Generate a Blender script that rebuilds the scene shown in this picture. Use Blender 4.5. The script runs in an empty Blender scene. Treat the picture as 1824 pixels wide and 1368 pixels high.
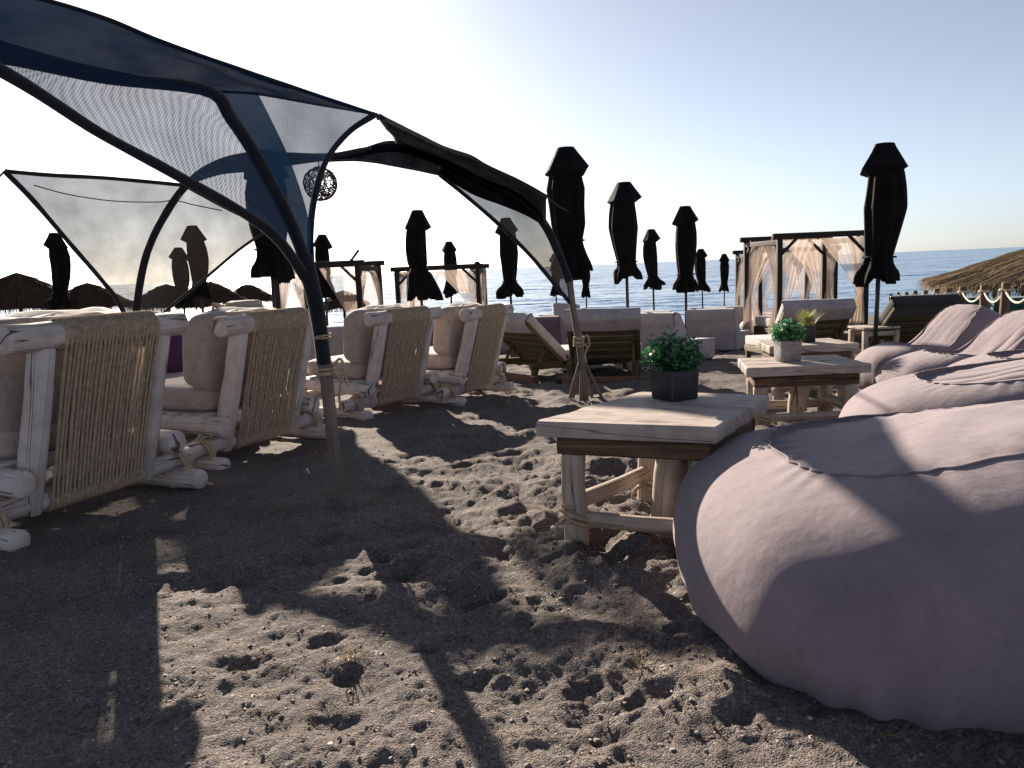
import bpy, bmesh, math, random
import numpy as np
from mathutils import Vector, Matrix, Euler

# ------------------------------------------------------------------ camera, sky, sun, exposure
scene = bpy.context.scene
col = scene.collection
rad = math.radians

cam_d = bpy.data.cameras.new('camera')
cam_d.sensor_width = 36.0
cam_d.lens = 36.0 * 1400.0 / 1824.0
cam_d.clip_start = 0.05
cam_d.clip_end = 60000.0
cam = bpy.data.objects.new('camera', cam_d)
col.objects.link(cam)
_p, _r = rad(8.37), rad(2.4)
_F = Vector((0, math.cos(_p), -math.sin(_p)))
_U = Vector((0, math.sin(_p), math.cos(_p)))
_R = Vector((1, 0, 0))
_R2 = _R * math.cos(_r) - _U * math.sin(_r)
_U2 = _U * math.cos(_r) + _R * math.sin(_r)
_M = Matrix((_R2, _U2, -_F)).transposed().to_4x4()
_M.translation = Vector((0, 0, 1.1))
cam.matrix_world = _M
scene.camera = cam

SUN_EL, SUN_AZ = rad(19.2), rad(-20.7)      # azimuth measured from +Y towards +X
world = bpy.data.worlds.new('World')
scene.world = world
world.use_nodes = True
wn = world.node_tree
sky = wn.nodes.new('ShaderNodeTexSky')
sky.sky_type = 'NISHITA'
sky.sun_disc = False
sky.sun_elevation = SUN_EL
sky.sun_rotation = SUN_AZ
sky.air_density = 0.65
sky.dust_density = 0.5
sky.ozone_density = 3.0
bgn = wn.nodes['Background']
bgn.inputs['Strength'].default_value = 0.05
hsv = wn.nodes.new('ShaderNodeHueSaturation')      # thin sea haze: a paler sky all round
hsv.inputs['Saturation'].default_value = 0.53
wn.links.new(sky.outputs['Color'], hsv.inputs['Color'])
wn.links.new(hsv.outputs['Color'], bgn.inputs['Color'])

sun_d = bpy.data.lights.new('sun', 'SUN')
sun_d.energy = 5.0
sun_d.angle = rad(0.53)
sun_d.color = (1.0, 0.87, 0.72)
sun = bpy.data.objects.new('sun', sun_d)
col.objects.link(sun)
_sd = Vector((math.sin(SUN_AZ) * math.cos(SUN_EL), math.cos(SUN_AZ) * math.cos(SUN_EL), math.sin(SUN_EL)))
sun.rotation_euler = _sd.to_track_quat('Z', 'Y').to_euler()

scene.view_settings.view_transform = 'Standard'
scene.view_settings.look = 'None'
scene.view_settings.gamma = 1.0
scene.view_settings.use_curve_mapping = False
scene.view_settings.exposure = 1.42
scene.cycles.transparent_max_bounces = 24

# ------------------------------------------------------------------ materials
def new_mat(name):
    m = bpy.data.materials.new(name)
    m.use_nodes = True
    nt = m.node_tree
    return m, nt, nt.nodes['Principled BSDF']

def N(nt, typ, **kw):
    n = nt.nodes.new(typ)
    for k, v in kw.items():
        if k.startswith('i_'):
            n.inputs[int(k[2:]) if k[2:].isdigit() else k[2:]].default_value = v
        else:
            setattr(n, k, v)
    return n

def ramp(nt, stops, interp='LINEAR'):
    n = nt.nodes.new('ShaderNodeValToRGB')
    n.color_ramp.interpolation = interp
    e = n.color_ramp.elements
    e[0].position, e[0].color = stops[0][0], (*stops[0][1], 1)
    e[1].position, e[1].color = stops[-1][0], (*stops[-1][1], 1)
    for p, c in stops[1:-1]:
        x = e.new(p); x.color = (*c, 1)
    return n

def coords(nt, kind, scale):
    tc = N(nt, 'ShaderNodeTexCoord')
    mp = N(nt, 'ShaderNodeMapping')
    mp.inputs['Scale'].default_value = scale
    nt.links.new(tc.outputs[kind], mp.inputs['Vector'])
    return mp.outputs['Vector']

def noise(nt, vec, scale, detail=3, rough=0.55):
    n = N(nt, 'ShaderNodeTexNoise')
    n.inputs['Scale'].default_value = scale
    n.inputs['Detail'].default_value = detail
    n.inputs['Roughness'].default_value = rough
    nt.links.new(vec, n.inputs['Vector'])
    return n.outputs['Fac']

def bump(nt, bsdf, fac, strength, dist):
    b = N(nt, 'ShaderNodeBump')
    b.inputs['Strength'].default_value = strength
    b.inputs['Distance'].default_value = dist
    nt.links.new(fac, b.inputs['Height'])
    nt.links.new(b.outputs['Normal'], bsdf.inputs['Normal'])
    return b

def wood(name, lo, mid, hi, crack=0.45, rough=0.75):
    """streaked timber, grain along the V axis of the UV map"""
    m, nt, b = new_mat(name)
    v = coords(nt, 'UV', (34, 2.2, 1))
    oi = N(nt, 'ShaderNodeObjectInfo')
    add = N(nt, 'ShaderNodeVectorMath', operation='ADD')
    nt.links.new(v, add.inputs[0]); 
    sc = N(nt, 'ShaderNodeVectorMath', operation='SCALE'); sc.inputs['Scale'].default_value = 40
    cmb = N(nt, 'ShaderNodeCombineXYZ')
    nt.links.new(oi.outputs['Random'], cmb.inputs[0]); nt.links.new(oi.outputs['Random'], cmb.inputs[2])
    nt.links.new(cmb.outputs[0], sc.inputs[0]); nt.links.new(sc.outputs[0], add.inputs[1])
    v = add.outputs[0]
    f1 = noise(nt, v, 1.0, 5, 0.65)
    r1 = ramp(nt, [(0.25, lo), (0.5, mid), (0.75, hi)])
    nt.links.new(f1, r1.inputs[0])
    vc = coords(nt, 'UV', (6.5, 0.55, 1))
    add2 = N(nt, 'ShaderNodeVectorMath', operation='ADD')
    nt.links.new(vc, add2.inputs[0]); nt.links.new(sc.outputs[0], add2.inputs[1])
    f2 = noise(nt, add2.outputs[0], 1.0, 2, 0.4)
    w = N(nt, 'ShaderNodeMath', operation='SUBTRACT'); w.inputs[1].default_value = 0.5
    nt.links.new(f2, w.inputs[0])
    a = N(nt, 'ShaderNodeMath', operation='ABSOLUTE'); nt.links.new(w.outputs[0], a.inputs[0])
    rc = ramp(nt, [(0.0, (0, 0, 0)), (0.005, (0.12, 0.1, 0.09)), (0.009, (1, 1, 1))])
    nt.links.new(a.outputs[0], rc.inputs[0])
    # blotches of wear
    vo = coords(nt, 'Object', (1, 1, 1))
    f3 = noise(nt, vo, 9, 4, 0.6)
    r3 = ramp(nt, [(0.32, (0.68, 0.63, 0.59)), (0.55, (1, 1, 1))])
    nt.links.new(f3, r3.inputs[0])
    mx = N(nt, 'ShaderNodeMix', data_type='RGBA', blend_type='MULTIPLY'); mx.inputs[0].default_value = crack
    nt.links.new(r1.outputs[0], mx.inputs[6]); nt.links.new(rc.outputs[0], mx.inputs[7])
    mx2 = N(nt, 'ShaderNodeMix', data_type='RGBA', blend_type='MULTIPLY'); mx2.inputs[0].default_value = 0.7
    nt.links.new(mx.outputs[2], mx2.inputs[6]); nt.links.new(r3.outputs[0], mx2.inputs[7])
    nt.links.new(mx2.outputs[2], b.inputs['Base Color'])
    b.inputs['Roughness'].default_value = rough
    b.inputs['Specular IOR Level'].default_value = 0.25
    mh = N(nt, 'ShaderNodeMath', operation='MULTIPLY')
    nt.links.new(f1, mh.inputs[0]); nt.links.new(rc.outputs[0], mh.inputs[1])
    bump(nt, b, mh.outputs[0], 0.5, 0.006)
    return m

def cloth(name, c, var=0.12, rough=0.9, weave=900.0, wstr=0.15, sheen=0.25, dirt=0.35):
    m, nt, b = new_mat(name)
    vo = coords(nt, 'Object', (1, 1, 1))
    f = noise(nt, vo, 5, 5, 0.6)
    lo = tuple(x * (1 - var * 1.6) for x in c); hi = tuple(min(1, x * (1 + var)) for x in c)
    r = ramp(nt, [(0.3, lo), (0.7, hi)]); nt.links.new(f, r.inputs[0])
    f2 = noise(nt, vo, 26, 4, 0.7)
    r2 = ramp(nt, [(0.36, (1 - dirt,) * 3), (0.5, (1, 1, 1))]); nt.links.new(f2, r2.inputs[0])
    mx = N(nt, 'ShaderNodeMix', data_type='RGBA', blend_type='MULTIPLY'); mx.inputs[0].default_value = 0.6
    nt.links.new(r.outputs[0], mx.inputs[6]); nt.links.new(r2.outputs[0], mx.inputs[7])
    nt.links.new(mx.outputs[2], b.inputs['Base Color'])
    b.inputs['Roughness'].default_value = rough
    b.inputs['Specular IOR Level'].default_value = 0.2
    b.inputs['Sheen Weight'].default_value = sheen
    b.inputs['Sheen Roughness'].default_value = 0.5
    f3 = noise(nt, vo, weave, 1)
    f4 = noise(nt, vo, 14, 3)
    ad = N(nt, 'ShaderNodeMath', operation='MULTIPLY_ADD'); ad.inputs[1].default_value = 0.12
    nt.links.new(f3, ad.inputs[0]); nt.links.new(f4, ad.inputs[2])
    bump(nt, b, ad.outputs[0], wstr, 0.02)
    return m

def plain(name, c, rough=0.6, var=0.2, scale=12, spec=0.3, bstr=0.2, bdist=0.004, metal=0.0):
    m, nt, b = new_mat(name)
    vo = coords(nt, 'Object', (1, 1, 1))
    f = noise(nt, vo, scale, 5, 0.6)
    r = ramp(nt, [(0.3, tuple(x * (1 - var) for x in c)), (0.7, tuple(min(1, x * (1 + var)) for x in c))])
    nt.links.new(f, r.inputs[0]); nt.links.new(r.outputs[0], b.inputs['Base Color'])
    b.inputs['Roughness'].default_value = rough
    b.inputs['Specular IOR Level'].default_value = spec
    b.inputs['Metallic'].default_value = metal
    f2 = noise(nt, vo, scale * 6, 3)
    bump(nt, b, f2, bstr, bdist)
    return m

def netting(name, c, pitch, cover_lo, cover_hi, trans=0.25):
    """shade cloth: knotted threads with real holes between them; pitch in metres (UV in metres)"""
    m, nt, b = new_mat(name)
    out = nt.nodes['Material Output']
    uv = coords(nt, 'UV', (1.0 / pitch, 1.0 / pitch, 1))
    sx = N(nt, 'ShaderNodeSeparateXYZ'); nt.links.new(uv, sx.inputs[0])
    def s(sock, add_half=None):
        if add_half is not None:
            fl = N(nt, 'ShaderNodeMath', operation='FLOOR'); nt.links.new(add_half, fl.inputs[0])
            hm = N(nt, 'ShaderNodeMath', operation='MULTIPLY'); hm.inputs[1].default_value = 0.5
            nt.links.new(fl.outputs[0], hm.inputs[0])
            ad = N(nt, 'ShaderNodeMath', operation='ADD'); nt.links.new(sock, ad.inputs[0]); nt.links.new(hm.outputs[0], ad.inputs[1])
            sock = ad.outputs[0]
        fr = N(nt, 'ShaderNodeMath', operation='FRACT'); nt.links.new(sock, fr.inputs[0])
        su = N(nt, 'ShaderNodeMath', operation='SUBTRACT'); su.inputs[1].default_value = 0.5; nt.links.new(fr.outputs[0], su.inputs[0])
        mu = N(nt, 'ShaderNodeMath', operation='MULTIPLY'); nt.links.new(su.outputs[0], mu.inputs[0]); nt.links.new(su.outputs[0], mu.inputs[1])
        return mu.outputs[0]
    d2 = N(nt, 'ShaderNodeMath', operation='ADD')
    nt.links.new(s(sx.outputs[0], sx.outputs[1]), d2.inputs[0]); nt.links.new(s(sx.outputs[1]), d2.inputs[1])
    # hole where d2 small; hole size varies slowly
    vo = coords(nt, 'Object', (1, 1, 1))
    f = noise(nt, vo, 3, 3)
    rr = N(nt, 'ShaderNodeMapRange'); rr.inputs[1].default_value = 0.3; rr.inputs[2].default_value = 0.7
    rr.inputs[3].default_value = cover_lo; rr.inputs[4].default_value = cover_hi
    nt.links.new(f, rr.inputs[0])
    # thread density across one mesh of the net: open in the middle, closed at the knots
    ms = N(nt, 'ShaderNodeMapRange'); ms.inputs[1].default_value = 0.02; ms.inputs[2].default_value = 0.30
    ms.inputs[3].default_value = -min(0.10, (1 - cover_hi) * 0.6); ms.inputs[4].default_value = min(0.10, (1 - cover_hi) * 0.6)
    nt.links.new(d2.outputs[0], ms.inputs[0])
    gt = N(nt, 'ShaderNodeMath', operation='ADD', use_clamp=True); nt.links.new(rr.outputs[0], gt.inputs[0]); nt.links.new(ms.outputs[0], gt.inputs[1])
    tr = N(nt, 'ShaderNodeBsdfTransparent')
    tl = N(nt, 'ShaderNodeBsdfTranslucent'); tl.inputs['Color'].default_value = (*c, 1)
    nt.nodes.remove(b); b = N(nt, 'ShaderNodeBsdfDiffuse'); b.inputs['Color'].default_value = (*c, 1)
    m1 = N(nt, 'ShaderNodeMixShader'); m1.inputs[0].default_value = trans
    nt.links.new(b.outputs[0], m1.inputs[1]); nt.links.new(tl.outputs[0], m1.inputs[2])
    m2 = N(nt, 'ShaderNodeMixShader')
    nt.links.new(gt.outputs[0], m2.inputs[0]); nt.links.new(tr.outputs[0], m2.inputs[1]); nt.links.new(m1.outputs[0], m2.inputs[2])
    nt.links.new(m2.outputs[0], out.inputs['Surface'])
    return m

def sheer(name, c, alpha):
    m, nt, b = new_mat(name)
    out = nt.nodes['Material Output']
    vo = coords(nt, 'UV', (60, 1.2, 1))
    f = noise(nt, vo, 1.0, 4)
    rr = N(nt, 'ShaderNodeMapRange'); rr.inputs[1].default_value = 0.3; rr.inputs[2].default_value = 0.7
    rr.inputs[3].default_value = alpha - 0.22; rr.inputs[4].default_value = alpha + 0.2
    nt.links.new(f, rr.inputs[0])
    tr = N(nt, 'ShaderNodeBsdfTransparent')
    tl = N(nt, 'ShaderNodeBsdfTranslucent'); tl.inputs['Color'].default_value = (*c, 1)
    b.inputs['Base Color'].default_value = (*c, 1); b.inputs['Roughness'].default_value = 0.9
    m1 = N(nt, 'ShaderNodeMixShader'); m1.inputs[0].default_value = 0.45
    nt.links.new(b.outputs[0], m1.inputs[1]); nt.links.new(tl.outputs[0], m1.inputs[2])
    m2 = N(nt, 'ShaderNodeMixShader')
    nt.links.new(rr.outputs[0], m2.inputs[0]); nt.links.new(tr.outputs[0], m2.inputs[1]); nt.links.new(m1.outputs[0], m2.inputs[2])
    nt.links.new(m2.outputs[0], out.inputs['Surface'])
    return m

def leafmat(name, a, b_, trans=0.35):
    m, nt, b = new_mat(name)
    out = nt.nodes['Material Output']
    vo = coords(nt, 'Object', (1, 1, 1))
    f = noise(nt, vo, 30, 2)
    r = ramp(nt, [(0.3, a), (0.7, b_)]); nt.links.new(f, r.inputs[0])
    nt.links.new(r.outputs[0], b.inputs['Base Color']); b.inputs['Roughness'].default_value = 0.5
    tl = N(nt, 'ShaderNodeBsdfTranslucent'); nt.links.new(r.outputs[0], tl.inputs['Color'])
    mx = N(nt, 'ShaderNodeMixShader'); mx.inputs[0].default_value = trans
    nt.links.new(b.outputs[0], mx.inputs[1]); nt.links.new(tl.outputs[0], mx.inputs[2])
    nt.links.new(mx.outputs[0], out.inputs['Surface'])
    return m

MAT = {}
MAT['white_log'] = wood('whitewashed_log', (0.50, 0.43, 0.40), (0.61, 0.535, 0.505), (0.70, 0.63, 0.60), 0.85)
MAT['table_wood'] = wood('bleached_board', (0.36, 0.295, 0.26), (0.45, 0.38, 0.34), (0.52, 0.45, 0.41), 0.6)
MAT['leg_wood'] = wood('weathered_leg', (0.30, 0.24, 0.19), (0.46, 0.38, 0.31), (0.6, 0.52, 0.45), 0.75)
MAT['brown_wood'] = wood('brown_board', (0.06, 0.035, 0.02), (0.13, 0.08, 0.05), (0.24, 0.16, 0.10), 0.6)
MAT['slat_wood'] = wood('olive_slat', (0.05, 0.045, 0.02), (0.10, 0.085, 0.04), (0.16, 0.13, 0.065), 0.5)
MAT['dark_wood'] = wood('dark_post', (0.012, 0.009, 0.008), (0.025, 0.018, 0.016), (0.05, 0.035, 0.03), 0.4)
MAT['pole_wood'] = wood('grey_pole', (0.11, 0.085, 0.075), (0.19, 0.15, 0.13), (0.28, 0.23, 0.20), 0.5)
MAT['post_wood'] = wood('fence_post', (0.10, 0.055, 0.035), (0.17, 0.10, 0.065), (0.26, 0.17, 0.11), 0.6)
MAT['rope'] = plain('sisal_rope', (0.43, 0.33, 0.235), 0.95, 0.3, 40, 0.1, 0.6, 0.004)
MAT['white_rope'] = plain('pale_rope', (0.62, 0.56, 0.46), 0.9, 0.2, 40, 0.1, 0.5, 0.004)
MAT['cushion'] = cloth('beige_cushion', (0.40, 0.325, 0.29))
MAT['bag'] = cloth('taupe_bag', (0.245, 0.192, 0.212), 0.10, 0.9, 1100, 0.28, 0.2, 0.16)
MAT['lounger'] = cloth('grey_lounger_fabric', (0.39, 0.345, 0.345), 0.1)
MAT['lounger_purple'] = cloth('plum_lounger_fabric', (0.16, 0.105, 0.135), 0.12)
MAT['plum'] = cloth('plum_pillow', (0.10, 0.03, 0.10), 0.15)
MAT['dark_lounger'] = cloth('charcoal_lounger_fabric', (0.03, 0.028, 0.03), 0.15)
MAT['teal'] = cloth('dark_teal_fabric', (0.02, 0.075, 0.075), 0.2)
MAT['pale_stone'] = plain('pale_mound', (0.55, 0.51, 0.47), 0.9, 0.2, 8, 0.2, 0.4, 0.01)
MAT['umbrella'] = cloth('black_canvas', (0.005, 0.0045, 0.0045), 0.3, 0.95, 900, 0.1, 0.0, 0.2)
MAT['umbrella_pole'] = plain('dark_pole', (0.025, 0.022, 0.022), 0.5)
MAT['net'] = netting('shade_netting', (0.02, 0.032, 0.062), 0.0085, 0.81, 0.89, 0.2)
MAT['net_dense'] = netting('dense_shade_netting', (0.008, 0.022, 0.05), 0.0062, 0.985, 0.998, 0.2)
MAT['net_far'] = netting('fine_shade_netting', (0.032, 0.03, 0.028), 0.012, 0.77, 0.86, 0.16)
MAT['net_black'] = netting('black_shade_netting', (0.007, 0.007, 0.010), 0.012, 0.992, 0.999, 0.05)
MAT['hem'] = cloth('black_hem', (0.016, 0.016, 0.022), 0.2, 0.9)
MAT['cord'] = plain('black_cord', (0.02, 0.02, 0.022), 0.8)
MAT['curtain'] = sheer('sheer_curtain', (0.50, 0.40, 0.335), 0.56)
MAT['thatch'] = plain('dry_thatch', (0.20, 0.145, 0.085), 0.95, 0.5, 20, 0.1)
MAT['thatch_dark'] = plain('dark_thatch', (0.075, 0.045, 0.03), 0.95, 0.5, 20, 0.1)  # darker brown thatch for the left parasols
MAT['wicker'] = plain('dark_wicker', (0.05, 0.035, 0.025), 0.8)
MAT['pot_dark'] = plain('charcoal_pot', (0.035, 0.034, 0.04), 0.55, 0.3, 18, 0.4, 0.3)
MAT['pot_grey'] = plain('concrete_pot', (0.34, 0.32, 0.31), 0.9, 0.35, 60, 0.2, 0.8, 0.01)
MAT['leaf'] = leafmat('box_leaf', (0.025, 0.10, 0.05), (0.07, 0.22, 0.10))
MAT['leaf_light'] = leafmat('light_leaf', (0.07, 0.20, 0.09), (0.16, 0.36, 0.16))
MAT['leaf_dark'] = leafmat('dark_leaf', (0.015, 0.05, 0.03), (0.03, 0.10, 0.05))  # darker green leaves, mixed at random among the others
MAT['grass_blade'] = leafmat('yellow_blade', (0.20, 0.20, 0.05), (0.42, 0.36, 0.10))
MAT['weed'] = leafmat('dry_weed', (0.22, 0.14, 0.05), (0.40, 0.30, 0.12))
MAT['soil'] = plain('soil', (0.04, 0.03, 0.022), 0.95, 0.4, 60)
MAT['pebble'] = plain('pebble_stone', (0.19, 0.17, 0.16), 0.85, 0.55, 9)
MAT['pebble_pale'] = plain('pale_pebble', (0.34, 0.31, 0.29), 0.85, 0.3, 9)

def sand_material():
    m, nt, b = new_mat('dark_coarse_sand')
    vo = coords(nt, 'Object', (1, 1, 1))
    f1 = noise(nt, vo, 2.2, 5, 0.6)
    r1 = ramp(nt, [(0.3, (0.128, 0.112, 0.106)), (0.7, (0.20, 0.174, 0.162))]); nt.links.new(f1, r1.inputs[0])
    vr = N(nt, 'ShaderNodeTexVoronoi'); vr.inputs['Scale'].default_value = 150; nt.links.new(vo, vr.inputs['Vector'])
    r2 = ramp(nt, [(0.0, (0.35, 0.33, 0.33)), (0.55, (0.95, 0.93, 0.92)), (0.86, (1.25, 1.2, 1.15)), (1.0, (3.2, 3.0, 2.9))])
    nt.links.new(vr.outputs['Color'], r2.inputs[0])
    mx = N(nt, 'ShaderNodeMix', data_type='RGBA', blend_type='MULTIPLY'); mx.inputs[0].default_value = 1.0
    nt.links.new(r1.outputs[0], mx.inputs[6]); nt.links.new(r2.outputs[0], mx.inputs[7])
    nt.links.new(mx.outputs[2], b.inputs['Base Color'])
    b.inputs['Roughness'].default_value = 0.92
    b.inputs['Specular IOR Level'].default_value = 0.2
    f3 = noise(nt, vo, 45, 4, 0.7)
    vr2 = N(nt, 'ShaderNodeTexVoronoi'); vr2.inputs['Scale'].default_value = 210; nt.links.new(vo, vr2.inputs['Vector'])
    ad = N(nt, 'ShaderNodeMath', operation='MULTIPLY_ADD'); ad.inputs[1].default_value = -0.45
    nt.links.new(vr2.outputs['Distance'], ad.inputs[0]); nt.links.new(f3, ad.inputs[2])
    bump(nt, b, ad.outputs[0], 0.8, 0.012)
    return m
MAT['sand'] = sand_material()

def sea_material():
    m, nt, b = new_mat('sea_water')
    b.inputs['Base Color'].default_value = (0.010, 0.085, 0.22, 1)
    b.inputs['Specular IOR Level'].default_value = 0.2
    b.inputs['Roughness'].default_value = 0.16
    b.inputs['IOR'].default_value = 1.33
    v = coords(nt, 'Object', (0.5, 1.0, 1.0))
    acc = None
    for sc_, amp_, det in ((0.035, 0.14, 2), (0.45, 0.55, 3), (2.3, 0.45, 2)):
        n = N(nt, 'ShaderNodeTexNoise'); n.inputs['Scale'].default_value = sc_; n.inputs['Detail'].default_value = det
        nt.links.new(v, n.inputs['Vector'])
        sb = N(nt, 'ShaderNodeVectorMath', operation='SUBTRACT'); sb.inputs[1].default_value = (0.5, 0.5, 0.5)
        nt.links.new(n.outputs['Color'], sb.inputs[0])
        ml = N(nt, 'ShaderNodeVectorMath', operation='MULTIPLY'); ml.inputs[1].default_value = (amp_ * 0.8, amp_ * 1.3, 0)
        nt.links.new(sb.outputs[0], ml.inputs[0])
        if acc is None: acc = ml.outputs[0]
        else:
            ad = N(nt, 'ShaderNodeVectorMath', operation='ADD'); nt.links.new(acc, ad.inputs[0]); nt.links.new(ml.outputs[0], ad.inputs[1]); acc = ad.outputs[0]
    up = N(nt, 'ShaderNodeVectorMath', operation='ADD'); up.inputs[1].default_value = (0, 0, 1); nt.links.new(acc, up.inputs[0])
    nm = N(nt, 'ShaderNodeVectorMath', operation='NORMALIZE'); nt.links.new(up.outputs[0], nm.inputs[0])
    nt.links.new(nm.outputs[0], b.inputs['Normal'])
    return m
MAT['sea'] = sea_material()

# ------------------------------------------------------------------ mesh helpers
class MB:
    """collects geometry for ONE mesh"""
    def __init__(s):
        s.v, s.f, s.uv = [], [], []
    def add(s, vs, fs, uvs=None):
        o = len(s.v)
        s.v += [tuple(p) for p in vs]
        for i, f in enumerate(fs):
            s.f.append(tuple(o + k for k in f))
            s.uv.append(uvs[i] if uvs else [(0.0, 0.0)] * len(f))
    def box(s, c, size, rot=None, bev=0.0):
        """box with softened edges (bev), grain along the longest side"""
        hx, hy, hz = (q / 2 for q in size)
        L = max(range(3), key=lambda k: size[k])
        M = (Euler(rot).to_matrix() if isinstance(rot, tuple) else rot) if rot is not None else Matrix.Identity(3)
        c = Vector(c)
        bm = bmesh.new()
        bmesh.ops.create_cube(bm, size=1.0)
        for v in bm.verts:
            v.co = Vector((v.co.x * 2 * hx, v.co.y * 2 * hy, v.co.z * 2 * hz))
        if bev > 0:
            bmesh.ops.bevel(bm, geom=bm.edges[:], offset=bev, segments=2, affect='EDGES', profile=0.7)
        vs = [c + M @ v.co for v in bm.verts]
        bm.verts.index_update()
        fs, uvs = [], []
        oth = [k for k in range(3) if k != L]
        rs = random.random() * 7
        for f in bm.faces:
            fs.append([v.index for v in f.verts])
            k = max(range(3), key=lambda q: abs(f.normal[q]))
            ou = [q for q in oth if q != k]
            uax = ou[0]
            uvs.append([((v.co[uax] + (rs if k != L else 0)) * 1.6 + k * 0.37, v.co[L] + rs) for v in f.verts])
        bm.free()
        s.add(vs, fs, uvs)
    def tube(s, pts, radii, seg=10, cap=True, wob=0.0, seed=0, bevel=0.0, flat=1.0):
        """swept tube through pts; wob = relative radius irregularity; bevel rounds the ends"""
        pts = [Vector(p) for p in pts]
        n = len(pts)
        if not hasattr(radii, '__len__'):
            radii = [radii] * n
        radii = list(radii)
        if bevel > 0:
            d0 = (pts[1] - pts[0]).normalized(); d1 = (pts[-1] - pts[-2]).normalized()
            pts = [pts[0], pts[0] + d0 * bevel] + pts[1:-1] + [pts[-1] - d1 * bevel, pts[-1]]
            radii = [radii[0] - bevel * 0.8, radii[0]] + radii[1:-1] + [radii[-1], radii[-1] - bevel * 0.8]
            n = len(pts)
        rs = random.Random(seed)
        ph = [rs.random() * 6.28 for _ in range(6)]
        t0 = (pts[1] - pts[0]).normalized()
        up = Vector((0, 0, 1)) if abs(t0.z) < 0.9 else Vector((1, 0, 0))
        nx = t0.cross(up).normalized()
        vs, L, acc = [], [], 0.0
        for i in range(n):
            t = (pts[min(i + 1, n - 1)] - pts[max(i - 1, 0)])
            t = t.normalized() if t.length > 1e-9 else t0
            nx = (nx - t * nx.dot(t)).normalized()
            ny = t.cross(nx)
            if i: acc += (pts[i] - pts[i - 1]).length
            L.append(acc)
            for k in range(seg):
                a = 2 * math.pi * k / seg
                w = 1 + wob * (math.sin(2 * a + ph[0] + acc * 3) + 0.6 * math.sin(3 * a + ph[1] - acc * 5) + 0.7 * math.sin(acc * 9 + ph[2]) + 0.5 * math.sin(acc * 21 + ph[3]))
                vs.append(pts[i] + (nx * math.cos(a) + ny * math.sin(a) * flat) * radii[i] * w)
        fs, uvs = [], []
        off = rs.random() * 9
        for i in range(n - 1):
            for k in range(seg):
                k2 = (k + 1) % seg
                fs.append((i * seg + k, i * seg + k2, (i + 1) * seg + k2, (i + 1) * seg + k))
                u0, u1 = k / seg, (k + 1) / seg
                uvs.append([(u0 + off, L[i]), (u1 + off, L[i]), (u1 + off, L[i + 1]), (u0 + off, L[i + 1])])
        if cap:
            for (ring, ordr) in ((0, -1), (n - 1, 1)):
                idx = [ring * seg + k for k in range(seg)][::ordr]
                fs.append(idx)
                uvs.append([(off + 0.02 * math.cos(6.28 * k / seg), 0.3 * math.sin(6.28 * k / seg)) for k in range(seg)])
        s.add(vs, fs, uvs)
    def log(s, a, b, r, r2=None, seed=0, seg=14, wob=0.022, bend=0.0):
        wob *= 0.45
        a, b = Vector(a), Vector(b)
        r2 = r if r2 is None else r2
        rs = random.Random(seed)
        n = 9
        d = (b - a).normalized()
        s1 = d.cross(Vector((0.3, 0.2, 0.93))).normalized(); s2 = d.cross(s1)
        pts, rr = [], []
        p1, p2 = rs.random() * 6.28, rs.random() * 6.28
        for i in range(n):
            t = i / (n - 1)
            k = bend * math.sin(math.pi * t)
            pts.append(a.lerp(b, t) + s1 * (k * math.cos(p1) + 0.05 * r * math.sin(7 * t + p2)) + s2 * (k * math.sin(p1) + 0.05 * r * math.sin(9 * t + p1)))
            rr.append(r + (r2 - r) * t)
        s.tube(pts, rr, seg, True, wob, seed, bevel=r * 0.09)
    def grid(s, P, uvscale=None, uv=None):
        """P[i][j] points -> quads"""
        n, m = len(P), len(P[0])
        vs = [p for row in P for p in row]
        if uv is None:
            U = [[0.0] * m for _ in range(n)]; V = [[0.0] * m for _ in range(n)]
            for i in range(n):
                for j in range(1, m):
                    U[i][j] = U[i][j - 1] + (Vector(P[i][j]) - Vector(P[i][j - 1])).length
            mj = m // 2
            mid = U[0][mj]
            for i in range(n):
                sh = U[i][mj]
                for j in range(m): U[i][j] -= sh
            for i in range(1, n):
                dv = (Vector(P[i][mj]) - Vector(P[i - 1][mj])).length
                for j in range(m): V[i][j] = V[i - 1][j] + dv
            uv = [[(U[i][j], V[i][j]) for j in range(m)] for i in range(n)]
        fs, uvs = [], []
        for i in range(n - 1):
            for j in range(m - 1):
                fs.append((i * m + j, i * m + j + 1, (i + 1) * m + j + 1, (i + 1) * m + j))
                uvs.append([uv[i][j], uv[i][j + 1], uv[i + 1][j + 1], uv[i + 1][j]])
        s.add(vs, fs, uvs)
    def build(s, name, mat, parent=None, smooth=True, sharp=None):
        me = bpy.data.meshes.new(name)
        me.from_pydata(s.v, [], s.f)
        uvl = me.uv_layers.new(name='UVMap')
        flat = [c for f in s.uv for q in f for c in q]
        uvl.data.foreach_set('uv', flat)
        if smooth:
            me.polygons.foreach_set('use_smooth', [True] * len(me.polygons))
        me.materials.append(MAT[mat] if isinstance(mat, str) else mat)
        me.update()
        if smooth and sharp is not None:
            me.set_sharp_from_angle(angle=rad(sharp))
        o = bpy.data.objects.new(name, me)
        col.objects.link(o)
        if parent is not None:
            o.parent = parent
        return o

def tag(o, label, cat, group=None):
    o['label'] = label; o['category'] = cat
    if group: o['group'] = group
    return o

def thing(name, label, cat, loc=(0, 0, 0), rotz=0.0, group=None, rot=None):
    o = bpy.data.objects.new(name, None)
    o.empty_display_size = 0.2
    col.objects.link(o)
    o.location = loc
    o.rotation_euler = rot if rot else (0, 0, rotz)
    return tag(o, label, cat, group)

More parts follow.
